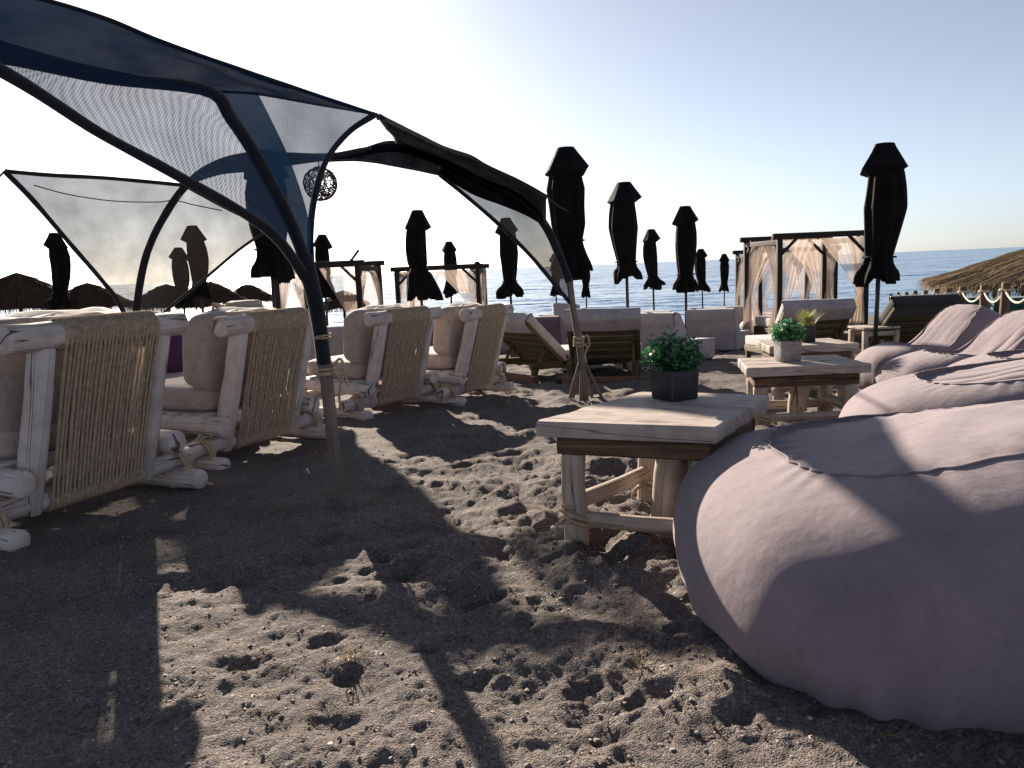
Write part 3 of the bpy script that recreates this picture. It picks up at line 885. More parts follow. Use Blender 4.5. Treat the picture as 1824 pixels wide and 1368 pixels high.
# ------------------------------------------------------------------ bean bag loungers
def bag_mesh(L, Wd, seat, back, seed, nphi=150, nside=20, ntop=34, wr=1.0, fold=0.62, pw=None, slump=0.0, round_side=False):
    """x: from the foot end (-) to the back rest (+); y: width"""
    rs = random.Random(seed)
    ph = [rs.random() * 6.28 for _ in range(20)]
    a, b = L / 2, Wd / 2
    def prof(x):
        t = (x / a + 1) / 2
        s_ = min(1, max(0, (t - fold + 0.14) / 0.30)); s_ = s_ * s_ * (3 - 2 * s_)
        if pw and t < 0: t = 0
        if pw: return (seat + (back - seat) * min(1, max(0, t)) ** pw) * (1 - 0.06 * max(0, 1 - t / 0.15) ** 2) - 0.2 * back * max(0, (t - 0.84) / 0.16) ** 2
        front = 1 - 0.10 * max(0, 1 - t / 0.18) ** 2
        return seat * front * (1 - 0.09 * math.exp(-((t - fold + 0.16) / 0.09) ** 2)) + (back - seat) * s_ - 0.22 * back * max(0, (t - 0.80) / 0.20) ** 2
    def outline(phi, k):
        n = 2.7
        c, s_ = math.cos(phi), math.sin(phi)
        x = math.copysign(abs(c) ** (2 / n), c) * a
        y = math.copysign(abs(s_) ** (2 / n), s_) * b
        return x * k, y * k
    if round_side:      # pillow: steep flank, shoulder rolling over into the top
        ctl = [(0.95, 0.0), (1.0, 0.12), (1.02, 0.30), (1.0, 0.50), (0.95, 0.68), (0.87, 0.81), (0.77, 0.90), (0.66, 0.96), (0.56, 1.0)]
    else:
        ctl = [(0.94, 0.0), (1.0, 0.1), (1.022, 0.2), (1.026, 0.3), (1.018, 0.4), (1.002, 0.5), (0.98, 0.6), (0.953, 0.7), (0.922, 0.8), (0.888, 0.9), (0.85, 1.0)]
    KS = ctl[-1][0]
    KV = [(p.x, p.y) for p in spline([(q_[0], q_[1], 0) for q_ in ctl], nside + 1)]
    def side_fall(x, y):
        """the far side of the back rest slumps"""
        return 1 - slump * max(0, y / b) * min(1, max(0, (x / a + 1) / 2))
    rows = []
    for i in range(nside + 1):
        v = i / nside
        k, zf = KV[i]
        row = []
        for j in range(nphi + 1):
            phi = 2 * math.pi * j / nphi
            x, y = outline(phi, k)
            sc_ = (0.7 + 0.3 * v ** 3) if round_side else KS / k
            xs_, ys_ = x * sc_, y * sc_
            zs = prof(xs_) * 0.955 * side_fall(xs_, ys_)
            z = zs * zf
            # soft vertical puckers near the ground and under the seam
            pk = 0.010 * wr * (math.exp(-(v / 0.25) ** 2) * math.sin(23 * phi + ph[0] + 3 * math.sin(5 * phi + ph[1])) + 0.7 * math.exp(-((1 - v) / 0.14) ** 2) * math.sin(31 * phi + ph[2] + 2 * math.sin(7 * phi)))
            und = 0.014 * wr * math.sin(3 * phi + ph[3] + 4 * v) * math.sin(math.pi * v) + 0.006 * wr * math.sin(9 * phi + 7 * v + ph[6]) * math.sin(math.pi * v)
            f = 1 + (pk + und) / max(0.3, math.hypot(x, y))
            row.append(Vector((x * f, y * f, z)))
        rows.append(row)
    seam = [p.copy() for p in rows[-1]]
    ksm = KS
    for i in range(1, ntop + 1):
        w = i / ntop
        rho = 1 - w
        k = ksm * rho
        row = []
        for j in range(nphi + 1):
            phi = 2 * math.pi * j / nphi
            x, y = outline(phi, k)
            xs, ys = outline(phi, 1.0)
            z = prof(x) * (0.955 + 0.045 * (1 - rho ** 3)) * side_fall(x, y)
            t = (x / a + 1) / 2
            edge = math.sin(math.pi * min(1, w * 1.4)) if w < 0.72 else 1 - 0.3 * (w - 0.72)
            yy = y / b
            # hollow of the seat
            z -= 0.05 * seat / 0.42 * math.exp(-((t - fold + 0.28) / 0.22) ** 2) * math.exp(-(yy / 0.55) ** 2)
            # folds radiating across the crease between seat and back
            cz = math.exp(-((t - fold + 0.12) / 0.20) ** 2) * (1 - rho ** 5)
            g = math.sin(yy * 8 + 5.5 * t + 2.6 * math.sin(3 * yy + ph[4]) + 1.3 * math.sin(5 * t + ph[11]) + ph[5])
            cz *= 0.25 + 0.75 * max(0, math.sin(2.3 * yy + 3.1 * t + ph[12])) ** 1.5
            z += (0.034 if pw else 0.011) * wr * cz * ((1 - abs(g)) ** 2 * -1.0 + 0.35)
            g2 = math.sin(26 * t - 6 * yy + 3 * math.sin(4 * yy + ph[7]) + ph[8])
            z += 0.004 * wr * cz * g2
            g3 = math.sin(19 * phi + ph[9] + 2.5 * math.sin(4 * phi + ph[10]))
            z += 0.006 * wr * math.exp(-((1 - rho) / 0.16) ** 2) * g3 * min(1, w * 8)
            row.append(Vector((x, y, z)))
        rows.append(row)
    return rows, seam

def bean_bag(label, loc, rotz, L, Wd, seat, back, seed, wr=1.0, fold=0.62, hi=False, pw=None, slump=0.0, round_side=False):
    t = thing('bean_bag_lounger', label, 'bean bag', loc, rotz, 'taupe bean bag loungers on the right')
    kw = dict(nphi=260, nside=40, ntop=80) if hi else {}
    rows, seam = bag_mesh(L, Wd, seat, back, seed, wr=wr, fold=fold, pw=pw, slump=slump, round_side=round_side, **kw)
    m = MB(); m.grid(rows); bg = m.build('bag', 'bag', t)
    m = MB(); m.tube([p + Vector((0, 0, 0.001)) for p in seam], 0.0045, 6, False); m.build('seam', 'bag', bg)
    return t
bean_bag('huge taupe bean bag lounger filling the right foreground, pole shadow across it', (1.27, 2.52, gz(2.5) - 0.012), rad(-6), 1.42, 1.76, 0.455, 0.73, 11, 1.15, 0.66, True, 1.08, 0.42, True)
bean_bag('wrinkled bean bag lounger directly behind the huge foreground one', (2.62, 3.98, gz(4.0) - 0.01), rad(-14), 1.75, 1.28, 0.49, 0.78, 12, 0.8, 0.62, True, 1.7, 0.15, True)
bean_bag('dark shaded bean bag seat at the right edge, third from the front', (3.72, 5.25, gz(5.3) - 0.01), rad(-14), 1.6, 0.95, 0.50, 0.70, 13, 1.0, 0.6, False, 2.2, 0.1, True)
bean_bag('bean bag lounger with tall back at the right edge, second from the far end', (3.95, 6.5, gz(6.5) - 0.01), rad(6), 1.75, 0.95, 0.47, 0.78, 14, 1.2, 0.60, False, None, 0.0, True)
bean_bag('farthest bean bag lounger with rounded hump back beside the dark loungers', (4.17, 7.72, gz(7.7) - 0.01), rad(10), 1.55, 0.95, 0.48, 0.83, 15, 1.0, 0.60, False, None, 0.0, True)

# ------------------------------------------------------------------ shade tents
def patch(mb, A, B, n=26, sag=None, m=26):
    """ruled sheet between curves A and B (lists of points) with optional sag"""
    a = spline(A, n); b = spline(B, n)
    rows = []
    for i in range(m):
        t = i / (m - 1)
        row = []
        for j in range(n):
            p = a[j].lerp(b[j], t)
            if sag:
                p = p + Vector(sag) * (4 * t * (1 - t)) * (4 * (j / (n - 1)) * (1 - j / (n - 1))) ** 0.6
            q_ = j / (n - 1)
            edge_ = min(1, 6 * q_ * (1 - q_)) * min(1, 6 * t * (1 - t))
            p = p + Vector((0, 0.6, 1)) * edge_ * (0.010 * math.sin(17 * q_ + 6 * t + 2 * math.sin(9 * t)) + 0.006 * math.sin(31 * q_ - 11 * t))
            row.append(p)
        rows.append(row)
    A_ = np.array([[tuple(p) for p in r_] for r_ in rows]); c_ = A_.reshape(-1, 3).mean(0)
    _, _, vt = np.linalg.svd(A_.reshape(-1, 3) - c_, full_matrices=False)
    U_ = (A_ - c_) @ vt[0]; V_ = (A_ - c_) @ vt[1]
    mb.grid(rows, uv=[[(float(U_[i][j]), float(V_[i][j])) for j in range(n)] for i in range(m)])
def curve_tube(pts, r, seg=8, n=40, wob=0.02, seed=0):
    m = MB(); m.tube(spline(pts, n), r if not hasattr(r, '__len__') else [r[0] + (r[1] - r[0]) * i / (n - 1) for i in range(n)], seg, True, wob, seed); return m

POLE1_LEG = [(-0.925, 3.985, -0.25), (-0.926, 3.975, 0.0), (-0.931, 3.96, 0.277), (-0.942, 3.96, 0.626), (-0.957, 3.95, 0.912), (-0.978, 3.94, 1.08)]
POLE1_RISE = [(-0.978, 3.94, 1.08), (-1.012, 3.93, 1.246), (-1.076, 3.92, 1.438), (-1.176, 3.91, 1.666), (-1.284, 3.9, 1.859), (-1.397, 3.9, 1.997)]
POLE1_TOP = [(-1.397, 3.9, 1.997), (-1.881, 3.9, 2.075), (-2.344, 3.9, 2.182), (-2.807, 3.9, 2.24), (-3.4, 3.9, 2.15)]
POLE1_END = [(-3.4, 3.9, 2.15), (-4.05, 3.9, 1.75), (-4.4, 3.9, 1.1), (-4.52, 3.9, 0.5), (-4.55, 3.9, -0.2)]
EDGE1 = [(-0.975, 3.95, 1.047), (-1.104, 3.75, 1.318), (-1.4, 3.45, 1.556), (-1.568, 3.2, 1.688), (-1.749, 2.9, 1.862), (-1.98, 2.62, 1.986), (-2.6, 2.6, 2.0), (-3.5, 3.1, 1.65), (-4.38, 3.85, 1.1)]
TOP1 = [(-0.707, 4.6, 1.987), (-1.016, 4.5, 2.087), (-1.358, 4.45, 2.207), (-1.775, 4.4, 2.363), (-2.063, 4.35, 2.486), (-2.373, 4.3, 2.579), (-2.801, 4.2, 2.66), (-3.4, 4.15, 2.4)]
RIGHT1 = [(-0.973, 3.955, 1.066), (-1.0, 4.1, 1.307), (-0.985, 4.2, 1.512), (-0.942, 4.35, 1.715), (-0.84, 4.5, 1.881), (-0.707, 4.6, 1.987)]
t = thing('shade_tent', 'large near shade tent of dark blue netting on a bent wooden pole, upper left', 'shade tent', (0, 0, 0))
m = MB(); patch(m, POLE1_RISE + POLE1_TOP[1:] + POLE1_END[1:3], EDGE1, 60, (0, 0, 0.05), 24); m.build('netting_panel', 'net', t)
SLV = [(-0.96, 3.965, 1.05), (-0.965, 3.99, 1.246), (-0.99, 4.0, 1.45), (-1.05, 4.0, 1.68), (-1.12, 4.0, 1.86), (-1.18, 4.0, 2.0)]
m = MB(); patch(m, POLE1_RISE, SLV, 30, (0, 0.02, 0), 6); m.build('pole_sleeve_panel', 'net_dense', t)
m = MB(); patch(m, SLV, RIGHT1, 30, (0.0, 0.05, -0.03), 24); m.build('netting_panel', 'net', t)
m = MB(); patch(m, [(-0.707, 4.6, 1.983), (-0.95, 4.29, 1.982), (-1.18, 3.99, 1.982), (-1.397, 3.9, 1.99)] + POLE1_TOP[1:], TOP1, 60, (0, 0.05, 0.02), 18); m.build('double_netting_panel', 'net_dense', t)
curve_tube(POLE1_LEG, (0.036, 0.031), 12, 30, 0.04, 1).build('pole', 'pole_wood', t)
curve_tube(POLE1_RISE + POLE1_TOP[1:] + POLE1_END[1:], 0.031, 10, 60).build('arched_pole', 'hem', t)
curve_tube([(-0.945, 3.955, 0.66), (-0.957, 3.95, 0.912), (-0.978, 3.94, 1.08), (-1.0, 3.935, 1.2)], (0.036, 0.046), 12, 20).build('pole_sleeve', 'hem', t)
curve_tube(EDGE1, 0.024, 8, 60, 0.06, 2).build('edge_hem', 'hem', t)
curve_tube(TOP1, 0.012, 8, 50, 0.06, 3).build('edge_hem', 'hem', t)
curve_tube(RIGHT1, 0.017, 8, 40, 0.06, 4).build('edge_hem', 'hem', t)
m = MB()
rope_coil(m, (-0.942, 3.955, 0.80), (0, 0, 1), 0.036, 2, 0.005, 2)
m.build('rope_wrap', 'rope', t)
m = MB()
rope_coil(m, (-0.937, 3.96, 0.62), (0, 0, 1), 0.036, 3, 0.007, 1)
for k, e in enumerate([[(-0.90, 3.93, 0.63), (-0.86, 3.91, 0.58), (-0.87, 3.9, 0.49), (-0.855, 3.9, 0.40)], [(-0.90, 3.93, 0.65), (-0.85, 3.9, 0.69), (-0.835, 3.9, 0.63), (-0.86, 3.91, 0.56)], [(-0.9, 3.93, 0.62), (-0.84, 3.92, 0.60), (-0.82, 3.9, 0.55)]]):
    m.tube(spline(e, 14), 0.007, 6)
m.build('rope_knot', 'rope', t)

# second, wide tent further back: one long arched pole between two legs
ARCH = [(0.74, 7.8, -0.5), (0.719, 7.78, -0.052), (0.674, 7.75, 0.403), (0.627, 7.75, 0.709), (0.602, 7.75, 0.946), (0.511, 7.75, 1.21), (0.395, 7.75, 1.478), (0.251, 7.78, 1.667), (0.066, 7.8, 1.814), (-0.202, 7.85, 1.937), (-0.608, 7.95, 2.162), (-1.036, 8.1, 2.33), (-1.431, 8.3, 2.342), (-1.868, 8.5, 2.331), (-2.703, 8.8, 2.424), (-3.174, 8.9, 2.349), (-3.543, 9.0, 2.152), (-3.829, 9.0, 1.808), (-4.045, 9.0, 1.444), (-4.188, 9.0, 1.01), (-4.289, 9.0, 0.503), (-4.376, 9.0, -0.5)]
t = thing('shade_tent', 'wide shade tent behind, thin arched pole leg standing left of the near table', 'shade tent', (0, 0, 0))
TOP2 = [(-0.697, 4.7, 1.996), (-0.61, 5.6, 2.051), (-0.462, 6.3, 2.051), (-0.264, 6.8, 2.04), (-0.135, 7.0, 1.982), (0.167, 7.25, 1.858), (0.387, 7.4, 1.744)]
IN2 = [(-0.697, 4.7, 1.996), (-0.781, 5.6, 2.087), (-0.892, 6.8, 2.229), (-1.023, 7.9, 2.363)]
EDGE2 = [(-0.582, 7.4, 1.975), (-0.355, 7.5, 1.784), (-0.064, 7.6, 1.52), (0.205, 7.7, 1.243), (0.378, 7.72, 1.031), (0.605, 7.74, 0.738)]
TLO = [(-0.582, 7.4, 1.975), (-0.95, 7.8, 2.104), (-1.431, 8.2, 2.24), (-1.86, 8.45, 2.284), (-2.656, 8.6, 2.232), (-3.052, 8.7, 2.219), (-3.543, 9.0, 2.152)]
TUP = [(-0.608, 7.95, 2.17), (-1.036, 8.0, 2.385), (-1.428, 8.3, 2.38), (-1.868, 8.5, 2.345), (-2.703, 8.8, 2.435), (-3.174, 8.9, 2.355), (-3.543, 9.0, 2.155)]
BR2 = [(0.387, 7.4, 1.744), (0.356, 7.5, 1.621), (0.395, 7.75, 1.478)]
LEFT3 = [(-4.91, 8.0, 2.253), (-4.777, 8.2, 1.977), (-4.598, 8.5, 1.516), (-4.444, 8.7, 1.164), (-4.351, 8.85, 0.896), (-4.30, 8.99, 0.505)]
TOP3 = [(-4.91, 8.0, 2.253), (-4.573, 8.2, 2.225), (-4.166, 8.4, 2.205), (-3.84, 8.7, 2.185), (-3.541, 9.0, 2.164)]
R3 = [(-2.425, 8.5, 1.661), (-2.849, 8.6, 1.435), (-3.277, 8.7, 1.152), (-3.829, 8.9, 0.809), (-4.27, 9.0, 0.501)]
A3 = [(-3.543, 9.0, 2.152), (-3.829, 9.0, 1.808), (-4.045, 9.0, 1.444), (-4.188, 9.0, 1.01), (-4.289, 9.0, 0.503)]
m = MB(); patch(m, [(-1.023, 7.95, 2.37), (-0.608, 7.95, 2.165), (-0.202, 7.85, 1.94), (0.066, 7.8, 1.816), (0.251, 7.78, 1.668), (0.395, 7.75, 1.48)], TOP2, 36, (0, 0, 0.03), 20); m.build('double_netting_panel', 'net_black', t)
m = MB(); patch(m, [(-0.608, 7.95, 2.16), (-0.202, 7.85, 1.935), (0.066, 7.8, 1.812), (0.251, 7.78, 1.665), (0.395, 7.75, 1.476), (0.511, 7.75, 1.208), (0.602, 7.75, 0.944), (0.627, 7.75, 0.709)], EDGE2, 36, None, 16); m.build('netting_panel', 'net_far', t)
m = MB(); patch(m, [(-0.608, 7.945, 2.16), (-0.202, 7.845, 1.935), (0.066, 7.795, 1.812), (0.251, 7.775, 1.665), (0.36, 7.745, 1.53)], [(-0.582, 7.395, 1.975), (-0.30, 7.53, 1.80), (-0.02, 7.62, 1.69), (0.19, 7.7, 1.60), (0.36, 7.745, 1.50)], 30, None, 8); m.build('double_netting_panel', 'net_black', t)
m = MB(); patch(m, TUP, TLO, 46, None, 10); m.build('double_netting_panel', 'net_black', t)
m = MB(); patch(m, A3, LEFT3, 30, (0, 0.06, 0), 22); m.build('netting_panel', 'net_far', t)
m = MB(); patch(m, A3, R3, 30, (0, 0.06, 0), 22); m.build('netting_panel', 'net_far', t)
curve_tube(ARCH, 0.036, 10, 110, 0.05, 5).build('arched_pole', 'pole_wood', t)
curve_tube([(p[0], p[1], p[2]) for p in ARCH[4:21]], 0.041, 10, 90, 0.03, 6).build('pole_sleeve', 'hem', t)
for k, (c, r_) in enumerate(((TOP2, 0.014), (IN2, 0.014), (EDGE2, 0.02), (TLO[:4], 0.012), (BR2, 0.012), (LEFT3, 0.026), (TOP3, 0.022), (R3, 0.016), ([(-3.543, 9.0, 2.152), (-3.024, 8.7, 1.875), (-2.702, 8.6, 1.725), (-2.425, 8.5, 1.661)], 0.014))):
    curve_tube(c, r_, 7, 40, 0.05, k).build('edge_hem', 'hem', t)
m = MB()
rope_coil(m, (0.678, 7.75, 0.36), (0.1, 0, 1), 0.038, 5, 0.011, 3)
for e in ([(0.70, 7.7, 0.38), (0.76, 7.68, 0.42), (0.77, 7.66, 0.33), (0.73, 7.68, 0.24), (0.74, 7.66, 0.15)], [(0.70, 7.7, 0.36), (0.75, 7.68, 0.30), (0.72, 7.67, 0.22)]):
    m.tube(spline(e, 14), 0.009, 6)
m.build('rope_knot', 'rope', t)
for k, (dx, dy) in enumerate(((-0.19, -0.1), (0.2, -0.08), (-0.06, -0.16), (0.1, 0.18), (-0.12, 0.15))):
    m = MB(); m.log((0.725 + dx, 7.78 + dy, gz(7.8) - 0.06), (0.705 + dx * 0.12, 7.775 + dy * 0.12, 0.16), 0.017, 0.014, k, 8, 0.04); m.build('prop_stick', 'pole_wood', t)
curve_tube([(-0.697, 4.7, 1.996), (-0.70, 4.66, 1.975), (-0.702, 4.63, 1.992), (-0.707, 4.6, 1.987)], 0.010, 6, 12).build('joining_rope', 'cord', t)
curve_tube([(0.387, 7.4, 1.744), (0.55, 8.3, 1.72), (0.80, 9.85, 1.75)], 0.007, 6, 12).build('guy_rope', 'cord', t)
curve_tube([(-4.91, 8.0, 2.253), (-5.4, 7.6, 1.5), (-6.2, 7.0, -0.25)], 0.010, 6, 12).build('guy_rope', 'cord', t)
curve_tube([(-4.728, 8.15, 2.126), (-4.536, 8.4, 2.052), (-4.176, 8.6, 1.986), (-3.829, 8.9, 1.984), (-3.642, 8.9, 1.995), (-3.362, 8.8, 1.921), (-3.057, 8.7, 1.847)], 0.006, 5, 40).build('cord', 'cord', t)

# wicker ball lamp hanging from the wide tent
t = thing('wicker_ball_lamp', 'round dark woven wicker ball lamp hanging between the two shade tents', 'lamp', (-1.905, 8.4, 2.05))
rs = random.Random(5)
m = MB()
for k in range(46):
    ax = Vector((rs.gauss(0, 1), rs.gauss(0, 1), rs.gauss(0, 1))).normalized()
    a = ax.cross(Vector((0.2, 0.5, 0.8))).normalized(); b = ax.cross(a)
    off = rs.uniform(-0.11, 0.11); R_ = 0.17
    r2 = math.sqrt(R_ * R_ - off * off)
    st = rs.random() * 6.28; ln = rs.uniform(3, 6.2)
    m.tube([ax * off + (a * math.cos(st + ln * i / 20) + b * math.sin(st + ln * i / 20)) * r2 * (1 + 0.03 * math.sin(i + k)) for i in range(21)], 0.0042, 5)
m.build('woven_ball', 'wicker', t)
m = MB(); m.tube([(0, 0, 0.16), (0, 0.01, 0.3)], 0.005, 6); m.build('hanging_cord', 'cord', t)

# ------------------------------------------------------------------ closed parasols
def parasol(label, x, y, top, Lc, seed, skirt=1.25, tilt=0.0, wide=1.0):
    rs = random.Random(seed)
    g = gz(y)
    t = thing('closed_parasol', label, 'parasol', (x, y, g), rs.random() * 0.5, 'closed black parasols along the beach')
    t.rotation_euler = (rad(rs.uniform(-1.6, 1.6)), rad(rs.uniform(-1.6, 1.6)), rs.random() * 6.28)
    H = top - g
    m = MB(); m.tube([(0, 0, -0.1), (0, 0, H - Lc * 0.5)], 0.026, 10); m.build('pole', 'umbrella_pole', t)
    m = MB()
    m.box((0, 0, 0.04), (0.5, 0.5, 0.08), None, 0.012); m.tube([(0, 0, 0.08), (0, 0, 0.3)], 0.035, 10); m.build('base', 'umbrella_pole', t)
    wz = rs.uniform(0.64, 0.82)
    body = [(0.12, 0.085), (0.20, 0.105), (0.32, 0.120 * rs.uniform(0.95, 1.05)), (0.46, 0.122 * rs.uniform(0.94, 1.06)), (0.60, 0.112), (wz, 0.085), (wz + 0.06, 0.105 * skirt / 1.2), (0.93, 0.118 * skirt), (1.0, 0.122 * skirt)]
    n = 40; lob = 8
    p0 = rs.random() * 6.28; dr = [rs.uniform(-0.06, 0.04) for _ in range(lob)]; am = [rs.uniform(0.6, 1.3) for _ in range(lob)]
    sway = [(rs.uniform(-.035, .035), rs.uniform(-.035, .035)) for _ in range(3)]
    rows = []
    nz = 34
    zs = np.interp(np.linspace(0, 1, nz), [0, 1], [0.10, 1.0])
    bx = [q[0] for q in body]; br = [q[1] for q in body]
    for i, zf in enumerate(zs):
        r0 = float(np.interp(zf, bx, br)) * Lc * wide
        row = []
        for k in range(n + 1):
            a = 2 * math.pi * k / n
            li = int((a / (2 * math.pi) * lob)) % lob
            fold = math.sin(lob * a + p0 + 1.5 * zf * math.sin(a + p0))
            amp = 0.10 + 0.10 * max(0, zf - wz) / (1 - wz)
            r = r0 * (1 + amp * am[li] * fold + 0.03 * math.sin(3 * a + 7 * zf + p0))
            z = H - Lc * zf - (Lc * dr[li] * max(0, zf - 0.85) / 0.15 if zf > 0.85 else 0)
            row.append((r * math.cos(a) + sway[0][0] * Lc * math.sin(4 * zf), r * math.sin(a) + sway[0][1] * Lc * math.sin(4 * zf), z))
        rows.append(row)
    rows.append([(p[0] * 0.2, p[1] * 0.2, p[2] + 0.08 * Lc) for p in rows[-1]])
    m.v, m.f, m.uv = [], [], []
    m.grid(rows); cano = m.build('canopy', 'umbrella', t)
    # flared vent cap with drooping corners
    m = MB()
    nc = 6; rows = []
    ca = rs.random() * 6.28; dz = [rs.uniform(-0.03, 0.035) for _ in range(nc)]
    for zf, r, cor in ((-0.004, 0.03, 0), (0.0, 0.062, 0), (0.06, 0.096, 0.3), (0.125, 0.134, 0.7), (0.18, 0.166, 1.0), (0.215, 0.11, 0.6), (0.225, 0.08, 0.2)):
        row = []
        for k in range(nc * 4 + 1):
            a = ca + 2 * math.pi * k / (nc * 4)
            q = (k % 4) / 4.0
            poly = math.cos(math.pi / nc) / math.cos((q - 0.5) * 2 * math.pi / nc)
            i0 = (k // 4) % nc; i1 = (i0 + 1) % nc
            dd = dz[i0] * (1 - q) + dz[i1] * q
            rr = r * Lc * wide * (poly if cor > 0 else 1)
            row.append((rr * math.cos(a), rr * math.sin(a), H - Lc * (zf + dd * cor)))
        rows.append(row)
    m.grid(rows); m.build('vent_cap', 'umbrella', cano, True, 30)
    m = MB(); m.tube([(0.10 * Lc * wide * 1.05 * math.cos(q * 0.42), 0.10 * Lc * wide * 1.05 * math.sin(q * 0.42), H - Lc * wz) for q in range(16)], 0.012, 6); m.build('tie_strap', 'umbrella', cano)
    return t
for i, a in enumerate([
    ('closed parasol farthest left, standing alone against the white sky', -9.60, 17.0, 2.24, 1.56, 1.05, 1.0),
    ('small closed parasol seen through the left netting, overlapping a taller one', -8.41, 20.5, 1.98, 1.5, 1.05, 1.05),
    ('taller of the two closed parasols seen through the left netting', -6.54, 17.0, 2.27, 1.55, 1.1, 1.05),
    ('big closed parasol hidden behind the near blue netting', -2.84, 9.5, 2.58, 1.5, 1.0, 1.18),
    ('closed parasol just right of the near bent tent pole', -4.40, 19.0, 2.08, 1.52, 1.2, 0.95),
    ('closed parasol with wide flared skirt above the third armchair', -1.66, 15.0, 2.24, 1.65, 1.55, 0.95),
    ('slim closed parasol in front of the centre left gazebo', -1.60, 22.0, 1.90, 1.5, 1.15, 0.92),
    ('small distant closed parasol at the right post of the centre left gazebo', -1.08, 29.0, 1.39, 1.4, 1.0, 0.9),
    ('closed parasol crossing the lower netting edge of the wide tent', 0.08, 17.0, 2.16, 1.65, 1.45, 0.95),
    ('small closed parasol half seen through the netting beside the tent leg', 1.63, 27.0, 1.53, 1.42, 1.2, 0.92),
    ('largest closed parasol in the middle, right of the tent corner', 0.81, 9.9, 2.53, 1.55, 1.05, 1.12),
    ('tiny closed parasol peeking out under the largest middle one', 2.77, 28.0, 1.30, 1.3, 1.05, 0.9),
    ('second tallest closed parasol against the sea, right of the largest middle one', 1.97, 13.0, 2.39, 1.56, 1.0, 1.1),
    ('short closed parasol between two tall ones in the middle', 3.92, 21.2, 1.97, 1.56, 1.5, 0.95),
    ('third tallest closed parasol in the middle row against the sea', 3.44, 15.3, 2.13, 1.58, 1.15, 1.0),
    ('left one of the two small distant closed parasols near the horizon', 7.28, 29.5, 1.52, 1.55, 1.25, 1.0),
    ('right one of the two small distant closed parasols near the horizon', 9.16, 33.5, 1.33, 1.55, 1.05, 0.95),
    ('tall closed parasol on the right in front of the curtained gazebo', 4.33, 9.3, 2.34, 1.58, 1.1, 1.06)]):
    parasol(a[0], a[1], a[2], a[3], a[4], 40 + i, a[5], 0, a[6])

# ------------------------------------------------------------------ sun loungers
def make_box_lounger(mat):
    """solid upholstered lounger, faces +y, back rest at y = 0"""
    t = thing('sun_lounger', 'x', 'sun lounger')
    w = 0.92
    prof = [(0.10, 0.02), (-0.10, 0.70), (-0.085, 0.78), (0.03, 0.80), (0.10, 0.77), (0.46, 0.39), (0.56, 0.36), (1.52, 0.35), (1.55, 0.31), (1.55, 0.02)]
    bm = bmesh.new()
    a = [bm.verts.new((-w / 2, y, z)) for y, z in prof]; b = [bm.verts.new((w / 2, y, z)) for y, z in prof]
    bm.faces.new(a[::1]); bm.faces.new(b[::-1])
    for i in range(len(prof)):
        j = (i + 1) % len(prof)
        bm.faces.new((a[j], a[i], b[i], b[j]))
    bmesh.ops.recalc_face_normals(bm, faces=bm.faces[:])
    bmesh.ops.bevel(bm, geom=bm.edges[:], offset=0.022, segments=3, affect='EDGES', profile=0.6)
    me = bpy.data.meshes.new('body'); bm.to_mesh(me); bm.free()
    me.polygons.foreach_set('use_smooth', [True] * len(me.polygons)); me.set_sharp_from_angle(angle=rad(35))
    me.materials.append(MAT[mat])
    o = bpy.data.objects.new('body', me); col.objects.link(o); o.parent = t
    # head cover folded over the back rest
    m = MB()
    pr = [(0.11, 0.765), (0.03, 0.812), (-0.085, 0.795), (-0.118, 0.75), (-0.085, 0.60)]
    sp = spline([(0, p[0], p[1]) for p in pr], 16)
    rows = [[(x, p.y - 0.006 + 0.003 * math.sin(9 * x), p.z + 0.006 + 0.004 * math.sin(7 * x + p.y * 5)) for x in np.linspace(-w / 2 + 0.03, w / 2 - 0.03, 15)] for p in sp]
    m.grid(rows); m.build('head_cover', mat, o)
    m = MB()
    for sx in (-1, 1):
        m = MB()
        m.tube([(sx * (w / 2 - 0.004), y, z) for y, z in prof[0:8]], 0.007, 5)
        m.build('piping', mat, o)
    m = MB(); m.box((0, 0.83, -0.02), (0.86, 1.4, 0.1), None, 0.01); m.build('plinth', 'dark_wood', t)
    return t

